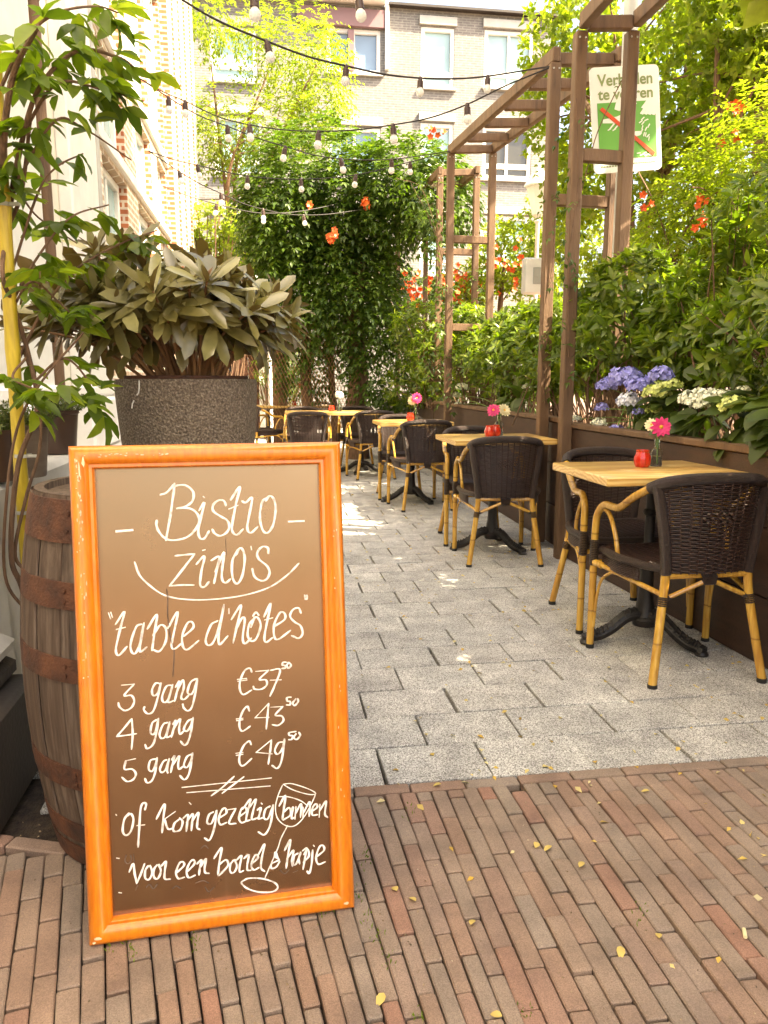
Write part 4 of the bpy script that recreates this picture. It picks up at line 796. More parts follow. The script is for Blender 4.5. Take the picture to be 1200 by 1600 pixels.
# ------------------------------------------------------------------ chairs: local +y is the way the sitter faces
def make_chair():
    o = thing('rattan_armchair', '', 'chair', (0, 0, 0), 0, 'dark rattan armchairs with yellow bamboo frames')
    R0 = .0158
    def part(nm, m, mt, par=o, **k): return obj(nm, m, MAT[mt], par, local=True, **k)
    rail = [(-.268, .20, .600), (-.262, .155, .642), (-.258, .085, .645), (-.252, .03, .652), (-.242, -.06, .705), (-.222, -.15, .752)]
    back = [(-.222, -.15, .752), (-.195, -.205, .778), (-.12, -.25, .795), (0, -.265, .80), (.12, -.25, .795), (.195, -.205, .778), (.222, -.15, .752)]
    for sx in (-1, 1):
        fx = lambda p: (-p[0]*sx, p[1], p[2])
        m = MB(); m.tube([fx((-.272, .212, .012)), fx((-.272, .212, .36))], R0, 10)
        for z in (.17,): m.lathe([(R0, -.002), (R0+.0012, 0), (R0, .002)], fx((-.272, .212, z)), 10, False)
        lg = part('leg', m, 'cane'); m = MB(); m.lathe([(.001, 0), (R0+.002, 0), (R0+.002, .018), (.001, .018)], fx((-.272, .212, 0)), 12, False); part('foot_cap', m, 'rubber', lg)
        m = MB(); m.tube(crom([fx((-.272, .212, .36)), fx((-.272, .212, .47)), fx((-.271, .210, .55))]+[fx(p) for p in rail], 5), R0, 10); arm = part('armrest', m, 'cane')
        m = MB(); m.tube(crom([fx((-.262, .19, .612)), fx((-.255, .16, .622)), fx((-.25, .12, .60)), fx((-.247, .075, .535)), fx((-.243, .055, .47)), fx((-.236, .06, .425))], 5), .0095, 8); part('arm_loop', m, 'cane')
        m = MB()
        for k in range(15): z = .375+k*.0075; m.lathe([(R0, -.0036), (R0+.0035, -.002), (R0+.0035, .002), (R0, .0036)], fx((-.272, .212, z)), 10, False)
        part('leg_wrapping', m, 'rattan_hi')
        # rear leg, its wrap and its cap
        a, b, c_ = fx((-.168, -.205, .44)), fx((-.178, -.212, .33)), fx((-.226, -.262, .012)); m = MB(); m.tube(crom([a, b, c_], 4), R0+.001, 10)
        q = Vector(b).lerp(Vector(c_), .55); d = (Vector(c_)-Vector(b)).normalized(); m.tube([q-d*.002, q+d*.002], R0+.002, 10)
        lg = part('leg', m, 'cane'); m = MB(); m.lathe([(.001, 0), (R0+.003, 0), (R0+.003, .018), (.001, .018)], (c_[0], c_[1], 0), 12, False); part('foot_cap', m, 'rubber', lg)
        m = MB()
        for k in range(5): p = Vector(b)+d*(.0075*k-.01); m.tube([p-d*.003, p, p+d*.003], [R0+.002, R0+.005, R0+.002], 10)
        p = Vector(b); m.tube([p, p+Vector((.03*sx*-1*-1 if False else (-.03 if p.x > 0 else .03), 0, .012))], .010, 8)
        part('leg_wrapping', m, 'rattan_hi')
        m = MB(); m.tube([Vector(b)+Vector((-.025 if b[0] > 0 else .025, 0, .012)), Vector((.028 if b[0] > 0 else -.028, -.222, .398))], .0095, 8); part('rear_brace', m, 'cane')
        m = MB(); m.tube([fx((-.272, .20, .385)), fx((-.262, .15, .383))], .0155, 8); m.tube([fx((-.262, .15, .383)), fx((-.18, -.20, .352))], .0105, 8); part('side_stretcher', m, 'cane')
        m = MB(); m.tube(crom([fx((-.268, .195, .10)), fx((-.265, .18, .24)), fx((-.26, .15, .32)), fx((-.25, .09, .365)), fx((-.243, .05, .372))], 5), .0065, 7); part('corner_brace', m, 'cane')
        # wrapped stile of the back
        m = MB(); m.tube(crom([fx((-.168, -.205, .43)), fx((-.182, -.21, .55)), fx((-.203, -.205, .68)), fx((-.212, -.185, .765))], 6), .0205, 12); part('back_stile', m, 'rattan_hi')
    m = MB(); P = crom(back, 8); m.tube(P, .0225, 12); part('top_rail', m, 'rattan_hi')
    m = MB(); m.tube([(-.168, -.205, .422), (.168, -.205, .422)], .0125, 8); m.tube([(-.265, .205, .385), (.265, .205, .385)], .0115, 8); part('cross_rail', m, 'cane')
    m = MB()
    for k in range(8): m.tube([Vector((-.028+.008*k, -.205+.0, .44)), Vector((-.028+.008*k, -.228, .42)), Vector((-.024+.007*k, -.226, .392)), Vector((-.02+.006*k, -.205, .385))], .0042, 6)
    part('centre_wrapping', m, 'rattan_hi')
    def bk(u, v):                               # the back panel, u across -1..1, v up 0..1
        hw = .158+(.202-.158)*v; x = u*hw; zt = .795-.022*u*u; z = .432+(zt-.432)*v; cu = (.035+.045*v)*(1-u*u); return Vector((x, -.202-cu+.004*v, z))
    m = MB(); NS, NR = 11, 46
    for r in range(NR):
        v = .015+.965*r/(NR-1); P = []
        for i in range(NS*3+1):
            u = -1+2*i/(NS*3); p = bk(u, v); off = .0045*math.cos(math.pi*i/3*1.0+math.pi*(r % 2)); P.append(p+Vector((0, off, 0)))
        m.tube(P, .0031, 4, False)
    part('backrest', m, 'rattan', angle=0)
    m = MB()
    for k in range(NS):
        u = -1+2*(k+.5)/NS; m.tube([bk(u, v/8) for v in range(9)], .0034, 5)
    for rr in range(3):                         # the plaited lozenge in the middle of the back
        for k in range(5-abs(rr-1)): p = bk((k-(4-abs(rr-1))/2)*.16, .60+.045*(rr-1)); m.lathe([(.001, -.006), (.009, -.004), (.010, 0), (.009, .004), (.001, .006)], p+Vector((0, -.006, 0)), 6, False, Matrix.Rotation(.7, 3, 'Y'))
    part('back_stake', m, 'rattan')
    def seat(x, y): return Vector((x, y, .452-.018*(1-(x/.25)**2)*(1-((y-.0)/.22)**2)))
    m = MB(); NR = 44
    for r in range(NR):
        y = -.185+.405*r/(NR-1); hw = .165+.085*min(1, (y+.19)/.2)**.7; hw = hw if y < .16 else hw-.03*((y-.16)/.06)**2
        P = []
        for i in range(31):
            x = -hw+2*hw*i/30; P.append(seat(x, y)+Vector((0, 0, .0035*math.cos(math.pi*i/2+math.pi*(r % 2)))))
        m.tube(P, .0040, 4, False)
    part('seat', m, 'rattan', angle=0)
    m = MB(); edge = crom([(-.165, -.185, .446), (-.245, -.02, .447), (-.255, .12, .448), (-.235, .205, .442), (-.12, .232, .44), (.12, .232, .44), (.235, .205, .442), (.255, .12, .448), (.245, -.02, .447), (.165, -.185, .446), (0, -.19, .442)], 5, True); m.tube(edge, .0165, 8, closed=True); part('seat_edge', m, 'rattan_hi')
    m = MB()                                    # woven apron under the seat edge
    for r in range(7): m.tube([Vector((p.x*.985, p.y*.985, p.z-.02-.0075*r)) for p in edge[3:46]], .0042, 4)
    part('apron', m, 'rattan', angle=0)
    return o
c0 = make_chair()
CH = [(1.636, 2.845, .0, 'rattan armchair nearest the camera with its back to us at the nearest table'), (1.665, 3.455, 180, 'rattan armchair facing us on the far side of the nearest table'),
      (1.475, 4.80, -8, 'rattan armchair with its back to us at the second table'), (1.49, 5.40, 178, 'rattan armchair facing us on the far side of the second table'),
      (1.375, 6.93, 2, 'rattan armchair with its back to us at the third table'), (1.32, 7.59, 180, 'rattan armchair facing us on the far side of the third table'),
      (1.21, 9.20, 4, 'rattan armchair with its back to us at the right end of the long table'), (.43, 9.0, -2, 'rattan armchair behind the top right corner of the menu board'),
      (1.17, 10.32, 178, 'rattan armchair on the right beyond the long table with the white flower'), (.45, 10.32, 183, 'rattan armchair on the left beyond the long table with the white flower'), (-.09, 11.55, -62, 'rattan armchair standing sideways just right of the stone bowl'), (.78, 12.95, 176, 'rattan armchair at the right end of the farthest table')]
for i, (s_, t_, a, lab) in enumerate(CH):
    o = c0 if i == 0 else dup(c0)
    o.location = T(s_, t_); o.rotation_euler = (0, 0, TER+R(a)); o['label'] = lab

# ------------------------------------------------------------------ what stands on the tables
def on_table(u, t_): p = at_t(u, 640, t_); p.z = .7785; return p
def candle(u, t_, lab, k=1.0):
    p = on_table(u, t_); o = thing('candle_holder', lab, 'candle holder', p, random.random(), 'red glass candle holders on the tables')
    m = MB(); m.lathe([(.001, 0), (.028*k, 0), (.034*k, .01), (.0375*k, .03), (.036*k, .045), (.030*k, .058), (.0275*k, .066), (.030*k, .075), (.027*k, .075), (.025*k, .066), (.03*k, .05), (.031*k, .03), (.026*k, .008), (.001, .007)], p, 12, False)
    obj('glass_cup', m, MAT['red_glass'], o, angle=25); m = MB(); m.lathe([(.001, .03), (.02, .03), (.02, .036), (.001, .037)], p, 12, False); obj('candle', m, MAT['cream'], o)
candle(1008, 3.17, 'red glass candle holder on the nearest table'); candle(766, 5.12, 'left one of the two red candle holders on the second table'); candle(775, 5.16, 'right one of the two red candle holders on the second table'); candle(641, 7.3, 'red candle holder on the third table')
candle(518, 9.72, 'red candle holder beside the single white flower'); candle(460, 12.3, 'red candle holder left of the farthest vase'); candle(477, 12.35, 'dull red candle holder between the farthest vase and the water bottle')
def bottle_vase(u, t_, lab, k=1.0):
    p = on_table(u, t_); o = thing('bottle_vase', lab, 'vase', p, 0, 'small clear bottle vases on the tables')
    m = MB(); pr = [(.001, 0), (.024, 0), (.026, .004), (.026, .06), (.023, .072), (.012, .082), (.0105, .115), (.013, .119), (.013, .123), (.0085, .123), (.0085, .085), (.019, .071), (.0225, .058), (.0225, .007), (.001, .006)]
    m.lathe([(r*k, z*k) for r, z in pr], p, 24, False); obj('glass_body', m, MAT['clear'], o)
    m = MB(); m.lathe([(.001, .008*k), (.0215*k, .008*k), (.0215*k, .045*k), (.001, .045*k)], p, 20, False); obj('water', m, MAT['water'], o)
    return p
def flower(p, top, lab, kind, r, nface):
    o = thing('cut_flower', lab, 'flower', p+Vector((0, 0, .01)), 0); top = Vector(top)
    m = MB(); m.tube(crom([p+Vector((.004, 0, .012)), p+Vector((0, 0, .12)), p.lerp(top, .75)+Vector((0, 0, .02)), top], 5), .0026, 6); obj('stem', m, MAT['green_stem'], o)
    nf = Vector(nface).normalized(); A = nf.cross(Vector((0, 0, 1))).normalized(); Bq = nf.cross(A); parts = []
    rows = ((13, 1.0, .15), (11, .72, .4), (8, .45, .8)) if kind != 'gerbera' else ((11, 1.0, .12), (10, .85, .25))
    if kind == 'ball': rows = tuple((12, 1-.13*i, -.5+.33*i) for i in range(6))
    for n, k, up in rows:
        a = np.arange(n)/n*6.283+RNG.uniform(0, 1); d = np.outer(np.cos(a), A)+np.outer(np.sin(a), Bq)+np.array(nf)*up
        P = np.tile(np.array(top), (n, 1)); N = np.tile(np.array(nf), (n, 1)); parts.append(leaves(P+unit(d)*r*.12, d, N, r*k*RNG.uniform(.9, 1.1, n), r*k*.5, TPL_BIG, .15, .12))
    V, Fc = join(parts); mt = {'gerbera': 'pink', 'zinnia': 'pink', 'ball': 'white_petal', 'cream': 'cream', 'white': 'white_petal', 'orange': 'orange_petal'}[kind if kind in ('gerbera', 'zinnia', 'ball', 'cream', 'white', 'orange') else 'white']
    np_obj('petals', V, Fc, MAT[mt], o, True)
    m = MB(); q = Matrix((A, Bq, nf)).transposed(); m.lathe([(r*.2, 0), (r*.2, r*.12), (r*.12, r*.2), (.0005, r*.22)], top, 12, False, q); obj('flower_eye', m, MAT['yellow'], o)
VF = Vector((-.1, -1, .25))
p = bottle_vase(1030, 3.19, 'clear bottle vase with the pink gerbera on the nearest table'); flower(p, at_t(1033, 667, 3.18), 'bright pink gerbera in the vase on the nearest table', 'gerbera', .042, (-.1, -1, .15)); flower(p, at_t(1018, 664, 3.22), 'cream flower half hidden behind the pink gerbera', 'cream', .03, (-.5, -1, .6))
p = bottle_vase(780, 5.2, 'clear bottle vase with two flowers on the second table', 1.25); flower(p, at_t(771, 641, 5.2), 'shaggy pink flower in the vase on the second table', 'zinnia', .045, (-.3, -1, .5)); flower(p, at_t(788, 641, 5.2), 'cream flower in the vase on the second table', 'cream', .045, (.4, -1, .5))
p = bottle_vase(649, 7.33, 'clear bottle vase with two flowers on the third table', 1.1); flower(p, at_t(651, 622, 7.32), 'round pink flower in the vase on the third table', 'zinnia', .05, (0, -1, .3)); flower(p, at_t(644, 626, 7.35), 'pale yellow flower beside the round pink one on the third table', 'cream', .045, (-.5, -1, .2))
p = bottle_vase(530, 9.75, 'clear bottle vase with the white flower on the fourth table', 1.2); flower(p, at_t(530, 615, 9.75), 'single white ball of petals on the fourth table', 'ball', .06, (0, -.5, 1))
p = bottle_vase(468, 12.35, 'clear bottle vase with yellow and orange flowers on the farthest table', 1.2); flower(p, at_t(465, 600, 12.35), 'yellow flower in the farthest vase', 'cream', .07, (-.2, -.6, 1)); flower(p, at_t(471, 603, 12.3), 'orange flower in the farthest vase', 'orange', .055, (.2, -1, .6))
p = on_table(485, 12.4); o = thing('water_bottle', 'tall clear water bottle with a blue cap on the farthest table', 'bottle', p); m = MB(); m.lathe([(.001, 0), (.036, 0), (.038, .01), (.038, .17), (.03, .2), (.016, .235), (.016, .26), (.001, .26)], p, 20, False); obj('bottle_body', m, MAT['clear'], o); m = MB(); m.lathe([(.001, .258), (.018, .258), (.018, .28), (.001, .28)], p, 14, False); obj('cap', m, MAT['blue_petal'], o)
# ------------------------------------------------------------------ string lights
def string(pts, bulbs, ya, yb, lab, r=.0042, k=1.0):
    """pts/bulbs: photo pixels along one hanging cable whose depth runs from ya to yb"""
    u0, u1 = pts[0][0], pts[-1][0]; Y = lambda u: ya+(yb-ya)*(u-u0)/(u1-u0)
    P = crom([at_y(u, v, Y(u)) for u, v in pts], 8); o = thing('string_light', lab, 'string lights', P[0], 0, 'string lights between the house and the timber frames')
    m = MB(); m.tube(P, r, 6); obj('cable', m, MAT['cable'], o)
    for u, v in bulbs:
        q = min(P, key=lambda p: abs(600+F*p.x/(p.y*math.cos(TH)-(p.z-HC)*math.sin(TH))-u))
        b = bpy.data.objects.new('bulb', None); b.empty_display_size = .03; C.collection.objects.link(b); b.location = q-o.location; b.parent = o; b.rotation_euler = (random.gauss(0, .12), random.gauss(0, .12), 0)
        m = MB(); m.lathe([(.001, .006), (.008, .006), (.012, -.002), (.012, -.012), (.0165, -.016), (.0175, -.05), (.001, -.05)], (0, 0, 0), 12, False); m.v = [tuple(k*c for c in v_) for v_ in m.v]; obj('socket', m, MAT['socket'], b, local=True)
        m = MB(); m.lathe([(.011, -.045), (.014, -.053), (.020, -.062), (.0222, -.073), (.020, -.085), (.012, -.0935), (.001, -.096)], (0, 0, 0), 14, False); m.v = [tuple(k*c for c in v_) for v_ in m.v]; obj('glass_globe', m, MAT['opal'], b, local=True)
string([(272, -8), (340, 32), (416, 64), (480, 88), (541, 103), (600, 116), (657, 122), (710, 123), (762, 119), (858, 104)], [(416, 64), (541, 103), (657, 122), (762, 119)], 3.7, 5.15, 'nearest string of bulbs, sagging across the top of the photo to the middle timber frame', .0052, 1.02)
string([(216, 121), (252, 142), (289, 158), (340, 182), (390, 195), (445, 203), (498, 205), (556, 203), (614, 195), (672, 184), (730, 163), (790, 134), (858, 106)], [(289, 158), (390, 195), (498, 205), (614, 195), (730, 163)], 6.7, 5.2, 'string of bulbs running just above the top of the vine column', .005, 1.3)
string([(216, 121), (263, 152), (310, 180), (355, 197), (400, 215), (446, 229), (490, 242), (532, 248), (572, 250), (612, 249), (660, 243), (703, 236)], [(263, 152), (355, 197), (446, 229), (532, 248), (612, 249)], 6.7, 8.1, 'string of bulbs ending at the far post of the middle frame, crossing the upper leaves', .005, 1.35)
string([(232, 236), (270, 249), (308, 258), (350, 268), (387, 275), (430, 279), (470, 280), (515, 278), (556, 273), (600, 264), (641, 253), (703, 238)], [(308, 258), (387, 275), (470, 280), (556, 273), (641, 253)], 7.5, 8.15, 'level string of bulbs across the middle of the vine column', .005, 1.25)
string([(232, 236), (256, 252), (280, 268), (312, 287), (345, 302), (380, 318), (411, 327), (445, 334), (474, 336), (520, 334), (600, 322)], [(280, 268), (345, 302), (411, 327), (474, 336)], 7.5, 10.9, 'string of bulbs drooping from the house wall into the left side of the vine', .005, 1.3)
string([(254, 291), (300, 308), (338, 319), (375, 328), (411, 333), (470, 330), (560, 312)], [(338, 319), (411, 333)], 8.7, 11.0, 'lowest string of bulbs, behind the leaves at the far end of the house', .005, 1.3)
string([(262, -60), (330, -28), (397, -10), (480, -4), (560, -4), (680, -12), (890, -40)], [(281, -25), (397, -12), (560, -3)], 3.2, 4.6, 'string of bulbs whose cable lies above the top edge of the photo', .005, 1.15)

# ------------------------------------------------------------------ green and white sign on its grey pole
sp_ = at_t(972, 300, 5.13); sp_.z = 0
pole2 = thing('sign_pole', 'grey metal pole carrying the green and white sign', 'pole', sp_); m = MB(); m.lathe([(.055, 0), (.05, .05), (.046, .06), (.046, 6.2), (.04, 6.24), (.001, 6.25)], sp_, 20, False); obj('shaft', m, MAT['galv'], pole2)
m = MB()
for z in (2.62, 3.05): m.lathe([(.046, 0), (.052, 0), (.052, .03), (.046, .03)], sp_+Vector((0, 0, z)), 20, False)
obj('clamp', m, MAT['galv'], pole2)
SA, SB, SD_ = at_t(919, 106, 5.05), at_t(1027, 100, 5.05), at_t(929, 272, 5.05)
su = (SB-SA).normalized(); sn = su.cross((SA-SD_).normalized()).normalized(); sv = sn.cross(su); sw, shh = (SB-SA).length, (SA-SD_).length
def sg(x, y, d=0): return SD_+su*(x*sw)+sv*(y*shh)+sn*d
if sn.y > 0: sn = -sn
def rrect(x0, y0, x1, y1, r, d, n=5):
    P = []
    for cx, cy, a0 in ((x1-r, y1-r*.66, 0), (x0+r, y1-r*.66, 90), (x0+r, y0+r*.66, 180), (x1-r, y0+r*.66, 270)):
        for k in range(n+1): a = R(a0+90*k/n); P.append(sg(cx+r*math.cos(a), cy+r*.66*math.sin(a), d))
    return P
ns = thing('prohibition_sign', 'green and white sign reading Verboden te voeren, behind the nearest timber frame', 'sign', SD_)
m = MB(); m.prism(rrect(0, 0, 1, 1, .07, -.012), sn*.012); obj('plate', m, MAT['sign_white'], ns, smooth=False)
def flat(name, P, mt, d, th=.0015):
    m = MB(); m.prism([sg(x, y, d) for x, y in P], sn*th); return m
def add(a, b):
    n = len(a.v); a.v += b.v; a.f += [tuple(i+n for i in f) for f in b.f]
obj('green_field', flat('g', [(.085, .13), (.93, .13), (.93, .665), (.085, .665)], 'sign_green', .0005), MAT['sign_green'], ns, smooth=False)
m = flat('w', [(.36, .665), (.33, .60), (.40, .58), (.45, .60), (.44, .55), (.36, .53), (.16, .51), (.15, .475), (.30, .47), (.38, .46), (.46, .48), (.52, .52), (.60, .54), (.63, .58), (.60, .61), (.66, .64), (.64, .665)], '', .0022)
add(m, flat('w', [(.085, .13), (.30, .18), (.50, .27), (.62, .38), (.70, .38), (.72, .36), (.69, .34), (.62, .33), (.58, .24), (.55, .13)], '', .0022))
for x, y in ((.24, .42), (.31, .415)):
    add(m, flat('w', [(x, y), (x+.09, y+.065), (x+.115, y+.06), (x+.015, y-.008)], '', .0022)); add(m, flat('w', [(x-.02, y-.02), (x+.03, y-.004), (x+.03, y+.006), (x-.02, y-.008)], '', .0022))
obj('bird_pictogram', m, MAT['sign_white'], ns, smooth=False)
m = MB()
for k in range(4):
    x, y = .70+.055*k, .545-.004*k; add(m, flat('w', [(x, y), (x+.09, y+.085), (x+.13, y+.07), (x+.045, y-.012)], '', .0022+.0004*k))
add(m, flat('w', [(.72, .60), (.80, .665), (.93, .665), (.93, .57), (.88, .55)], '', .0021)); obj('hand_pictogram', m, MAT['sign_white'], ns, smooth=False)
m = MB(); rr = random.Random(3)
for k in range(12):
    x, y = .76+rr.uniform(-.06, .08), .50-.025*k*.7+rr.uniform(-.01, .01); a = rr.uniform(.3, 1.4); dx, dy = .03*math.cos(a), .02*math.sin(a); add(m, flat('w', [(x-dx, y-dy), (x+dx, y+dy), (x+dx+.012, y+dy-.008), (x-dx+.012, y-dy-.008)], '', .0022))
for k in range(10):
    x, y = .60+rr.uniform(0, .25), .145+rr.uniform(0, .03); a = rr.uniform(-.5, .9); dx, dy = .028*math.cos(a), .016*math.sin(a); add(m, flat('w', [(x-dx, y-dy), (x+dx, y+dy), (x+dx+.008, y+dy-.009), (x-dx+.008, y-dy-.009)], '', .0022))
obj('crumb_pictogram', m, MAT['sign_white'], ns, smooth=False)
obj('red_bar', flat('r', [(.115, .60), (.155, .625), (.90, .165), (.87, .135)], '', .0045), MAT['sign_red'], ns, smooth=False)
def text_mesh(txt, x, y, hgt, wid, d, name, mt):
    cu = bpy.data.curves.new(name, 'FONT'); cu.body = txt; cu.size = 1; cu.offset = .018; cu.extrude = .0; tmp = bpy.data.objects.new('tmp', cu); C.collection.objects.link(tmp)
    dg = bpy.context.evaluated_depsgraph_get(); me = tmp.evaluated_get(dg).to_mesh(); V = [v.co.copy() for v in me.vertices]; Fc = [tuple(p.vertices) for p in me.polygons]
    xs = [v.x for v in V]; ys = [v.y for v in V]; kx = wid/(max(xs)-min(xs)); m = MB()
    cap = .70
    m.v = [tuple(sg(x+(v.x-min(xs))*kx, y+v.y*hgt/cap, d)) for v in V]; m.f = Fc
    bpy.data.objects.remove(tmp); bpy.data.curves.remove(cu); obj(name, m, MAT[mt], ns, smooth=False)
text_mesh('Verboden', .10, .825, .105, .80, .0012, 'sign_writing', 'sign_text'); text_mesh('Verboden', .103, .827, .105, .80, .0014, 'sign_writing', 'sign_text')
text_mesh('te voeren', .10, .695, .10, .80, .0012, 'sign_writing', 'sign_text'); text_mesh('te voeren', .103, .697, .10, .80, .0014, 'sign_writing', 'sign_text')
m = MB()
for k in range(9): add(m, flat('t', [(.10+.04*k, .055), (.125+.04*k, .055), (.125+.04*k, .07), (.10+.04*k, .07)], '', .0005))
for k in range(12): add(m, flat('t', [(.58+.028*k, .075), (.60+.028*k, .075), (.60+.028*k, .083), (.58+.028*k, .083)], '', .0005))
obj('small_print', m, MAT['sign_text'], ns, smooth=False)

# ------------------------------------------------------------------ shrubs and hydrangeas in the planters
def stems(base, tips, n, r, mat, parent, name='stem', rise=.15):
    m = MB(); idx = RNG.choice(len(tips), min(n, len(tips)), replace=False)
    for i in idx:
        e = Vector(tips[i]); b = Vector(base)+Vector((random.gauss(0, .14), random.gauss(0, .14), 0)); mid = b.lerp(e, .5)+Vector((random.gauss(0, .04), random.gauss(0, .04), rise*.5))
        P = crom([b, mid, e], 4); m.tube(P, [r*(1-.65*k/len(P)) for k in range(len(P))], 5)
    return obj(name, m, mat, parent)
def shrub(name, label, cat, base, lumps, ntip, kleaf, L, W, mat, group=None, sp=(35, 80), gap=.35, gsc=3.0, upb=.45, lo=None, tpl=TPL_BIG, nst=70, sr=.007, inner=.5):
    o = thing(name, label, cat, base, 0, group); P, O = lump_pts(lumps, ntip, inner, gap, gsc)
    if lo is not None: k = P[:, 2] > lo+RNG.uniform(0, .12, len(P)); P, O = P[k], O[k]
    D = O*.7+np.array([0, 0, upb])+RNG.normal(size=P.shape)*.3
    V, Fc = whorls(P, D, kleaf, L, W, sp, .3, tpl); np_obj('foliage', V, Fc, mat, o, True); stems(base, P, nst, sr, MAT['bark'], o)
    return o
def Lp(s, t, z, a, b, c): return (tuple(T(s, t, z)), (a, b, c))
G1 = 'laurel shrubs in the planters'
shrub('laurel_shrub', 'glossy laurel shrub nearest on the right, filling the right edge above the white hydrangeas', 'shrub', T(2.35, 3.0, .8), [Lp(2.42, 2.9, 1.45, .45, .62, .50), Lp(2.5, 3.1, 1.95, .38, .5, .40), Lp(2.35, 3.5, 1.35, .28, .3, .35)], 900, 7, .082, .027, L_LAUREL, G1, lo=1.0, gap=.55)
shrub('laurel_shrub', 'tall glossy laurel shrub at the right edge, right of the grey sign pole', 'shrub', T(2.4, 3.9, .8), [Lp(2.48, 3.95, 1.55, .36, .5, .42), Lp(2.55, 3.8, 1.9, .3, .4, .32), Lp(2.35, 4.1, 1.38, .28, .38, .3)], 750, 7, .085, .028, L_LAUREL, G1, lo=1.05, gap=.55)
shrub('laurel_shrub', 'light green laurel shrub at the foot of the nearest timber frame, above the blue hydrangea', 'shrub', T(2.25, 4.75, .8), [Lp(2.25, 4.75, 1.5, .36, .42, .38), Lp(2.22, 4.55, 1.72, .26, .3, .22), Lp(2.2, 5.1, 1.4, .3, .3, .34)], 760, 7, .085, .028, L_LAUREL, G1, lo=1.02, gap=.52)
shrub('laurel_shrub', 'laurel shrub in the gap between the two middle frame posts', 'shrub', T(2.3, 5.9, .8), [Lp(2.28, 5.85, 1.35, .36, .5, .36), Lp(2.3, 6.1, 1.6, .3, .38, .22)], 700, 7, .085, .028, L_LAUREL, G1, lo=.98, gap=.5)
shrub('laurel_shrub', 'low laurel shrub behind the second table, left of the middle frame near post', 'shrub', T(2.35, 7.0, .8), [Lp(2.3, 6.95, 1.32, .38, .55, .38), Lp(2.35, 7.3, 1.6, .3, .4, .25)], 720, 7, .085, .028, L_LAUREL, G1, lo=.95, gap=.4)
shrub('laurel_shrub', 'dense laurel shrub behind the third table, right of the vine column', 'shrub', T(2.35, 8.3, .8), [Lp(2.3, 8.3, 1.35, .4, .6, .42), Lp(2.3, 8.7, 1.7, .34, .4, .3)], 760, 7, .088, .028, L_LAUREL, G1, lo=.92, gap=.38)
shrub('laurel_shrub', 'dark laurel shrub between the far post and the vine column', 'shrub', T(2.25, 9.8, .8), [Lp(2.2, 9.7, 1.4, .45, .7, .5), Lp(2.1, 10.3, 1.8, .5, .5, .4), Lp(2.0, 10.6, 1.1, .45, .6, .45)], 900, 7, .09, .029, L_LAUREL, G1, lo=.8, gap=.34)
def hydrangea(label, base, blooms, lvs, nl):
    o = thing('hydrangea', label, 'hydrangea', base, 0, 'hydrangeas in the nearest planter')
    P, O = lump_pts(lvs, nl, .6, .2, 4); D = O*.8+RNG.normal(size=P.shape)*.3-np.array([0, 0, .55]); V, Fc = leaves(P, D, O+np.array([0, 0, .6]), RNG.uniform(.10, .15, len(P)), RNG.uniform(.085, .12, len(P)), TPL_BIG, .16, .25)
    np_obj('foliage', V, Fc, L_HYD, o, True); tips = []
    for u, v, S, r, mt in blooms:
        c = on_s(u, v, S); tips.append(tuple(c)); V, Fc = florets(tuple(c), r, int(60*(r/.05)**1.3)+14, r*.26, .75); np_obj('flower_head', V, Fc, MAT[mt], o)
    stems(base, np.array(tips+[tuple(p) for p in P[:10]]), 22, .005, MAT['green_stem'], o)
shrub('laurel_shrub', 'unseen laurel shrub added at the near end of the planter to shade the bricks', 'shrub', T(2.4, 1.3, .8), [Lp(2.45, 1.3, 1.5, .4, .8, .55), Lp(2.4, .8, 1.3, .35, .5, .5), Lp(2.5, 1.9, 1.7, .35, .5, .4), Lp(2.42, 2.25, 1.5, .35, .4, .55)], 1150, 7, .085, .028, L_LAUREL, G1, lo=.9, gap=.2)  # added out of view to keep the sun off the bricks
hydrangea('blue flowered hydrangea behind the nearest table', T(2.2, 4.05, .8), [(978, 594, 2.04, .095, 'blue_petal'), (946, 604, 2.03, .062, 'blue_petal'), (1034, 588, 2.05, .064, 'blue_petal'), (1002, 604, 2.0, .075, 'blue_petal'), (940, 638, 1.99, .042, 'blue_petal'), (961, 673, 1.97, .046, 'blue_petal'), (997, 644, 2.0, .032, 'blue_petal'), (983, 628, 1.98, .066, 'pale_petal'), (1027, 614, 2.0, .07, 'lime_petal'), (1050, 604, 2.03, .05, 'lime_petal'), (936, 662, 1.99, .045, 'hyd_white'), (900, 655, 2.01, .036, 'hyd_white'), (1022, 642, 2.01, .042, 'lime_petal')],
          [Lp(2.14, 4.0, .98, .11, .34, .13), Lp(2.18, 3.9, 1.08, .12, .34, .1), Lp(2.08, 3.6, .95, .09, .22, .1)], 130)
hydrangea('white flowered hydrangea hanging over the planter edge at the right', T(2.25, 3.3, .8), [(1082, 624, 2.02, .06, 'hyd_white'), (1103, 620, 2.03, .055, 'hyd_white'), (1093, 632, 2.0, .05, 'hyd_white'), (1130, 620, 2.04, .045, 'hyd_white'), (1147, 636, 1.99, .06, 'lime_petal'), (1140, 640, 2.0, .045, 'lime_petal'), (1160, 610, 2.15, .03, 'hyd_white')],
          [Lp(2.09, 3.2, .97, .10, .32, .13), Lp(2.10, 2.95, 1.02, .12, .32, .13), Lp(2.06, 2.95, .94, .07, .25, .09), Lp(2.06, 2.7, .95, .09, .2, .12)], 170)
hydrangea('white hydrangea behind the second table', T(2.15, 6.6, .8), [(722, 606, 2.12, .07, 'hyd_white'), (712, 618, 2.1, .06, 'hyd_white'), (716, 632, 2.08, .04, 'hyd_white'), (700, 625, 2.1, .035, 'hyd_white'), (810, 590, 2.2, .05, 'hyd_white'), (822, 605, 2.18, .035, 'hyd_white')], [Lp(2.14, 6.5, 1.0, .12, .5, .12)], 70)

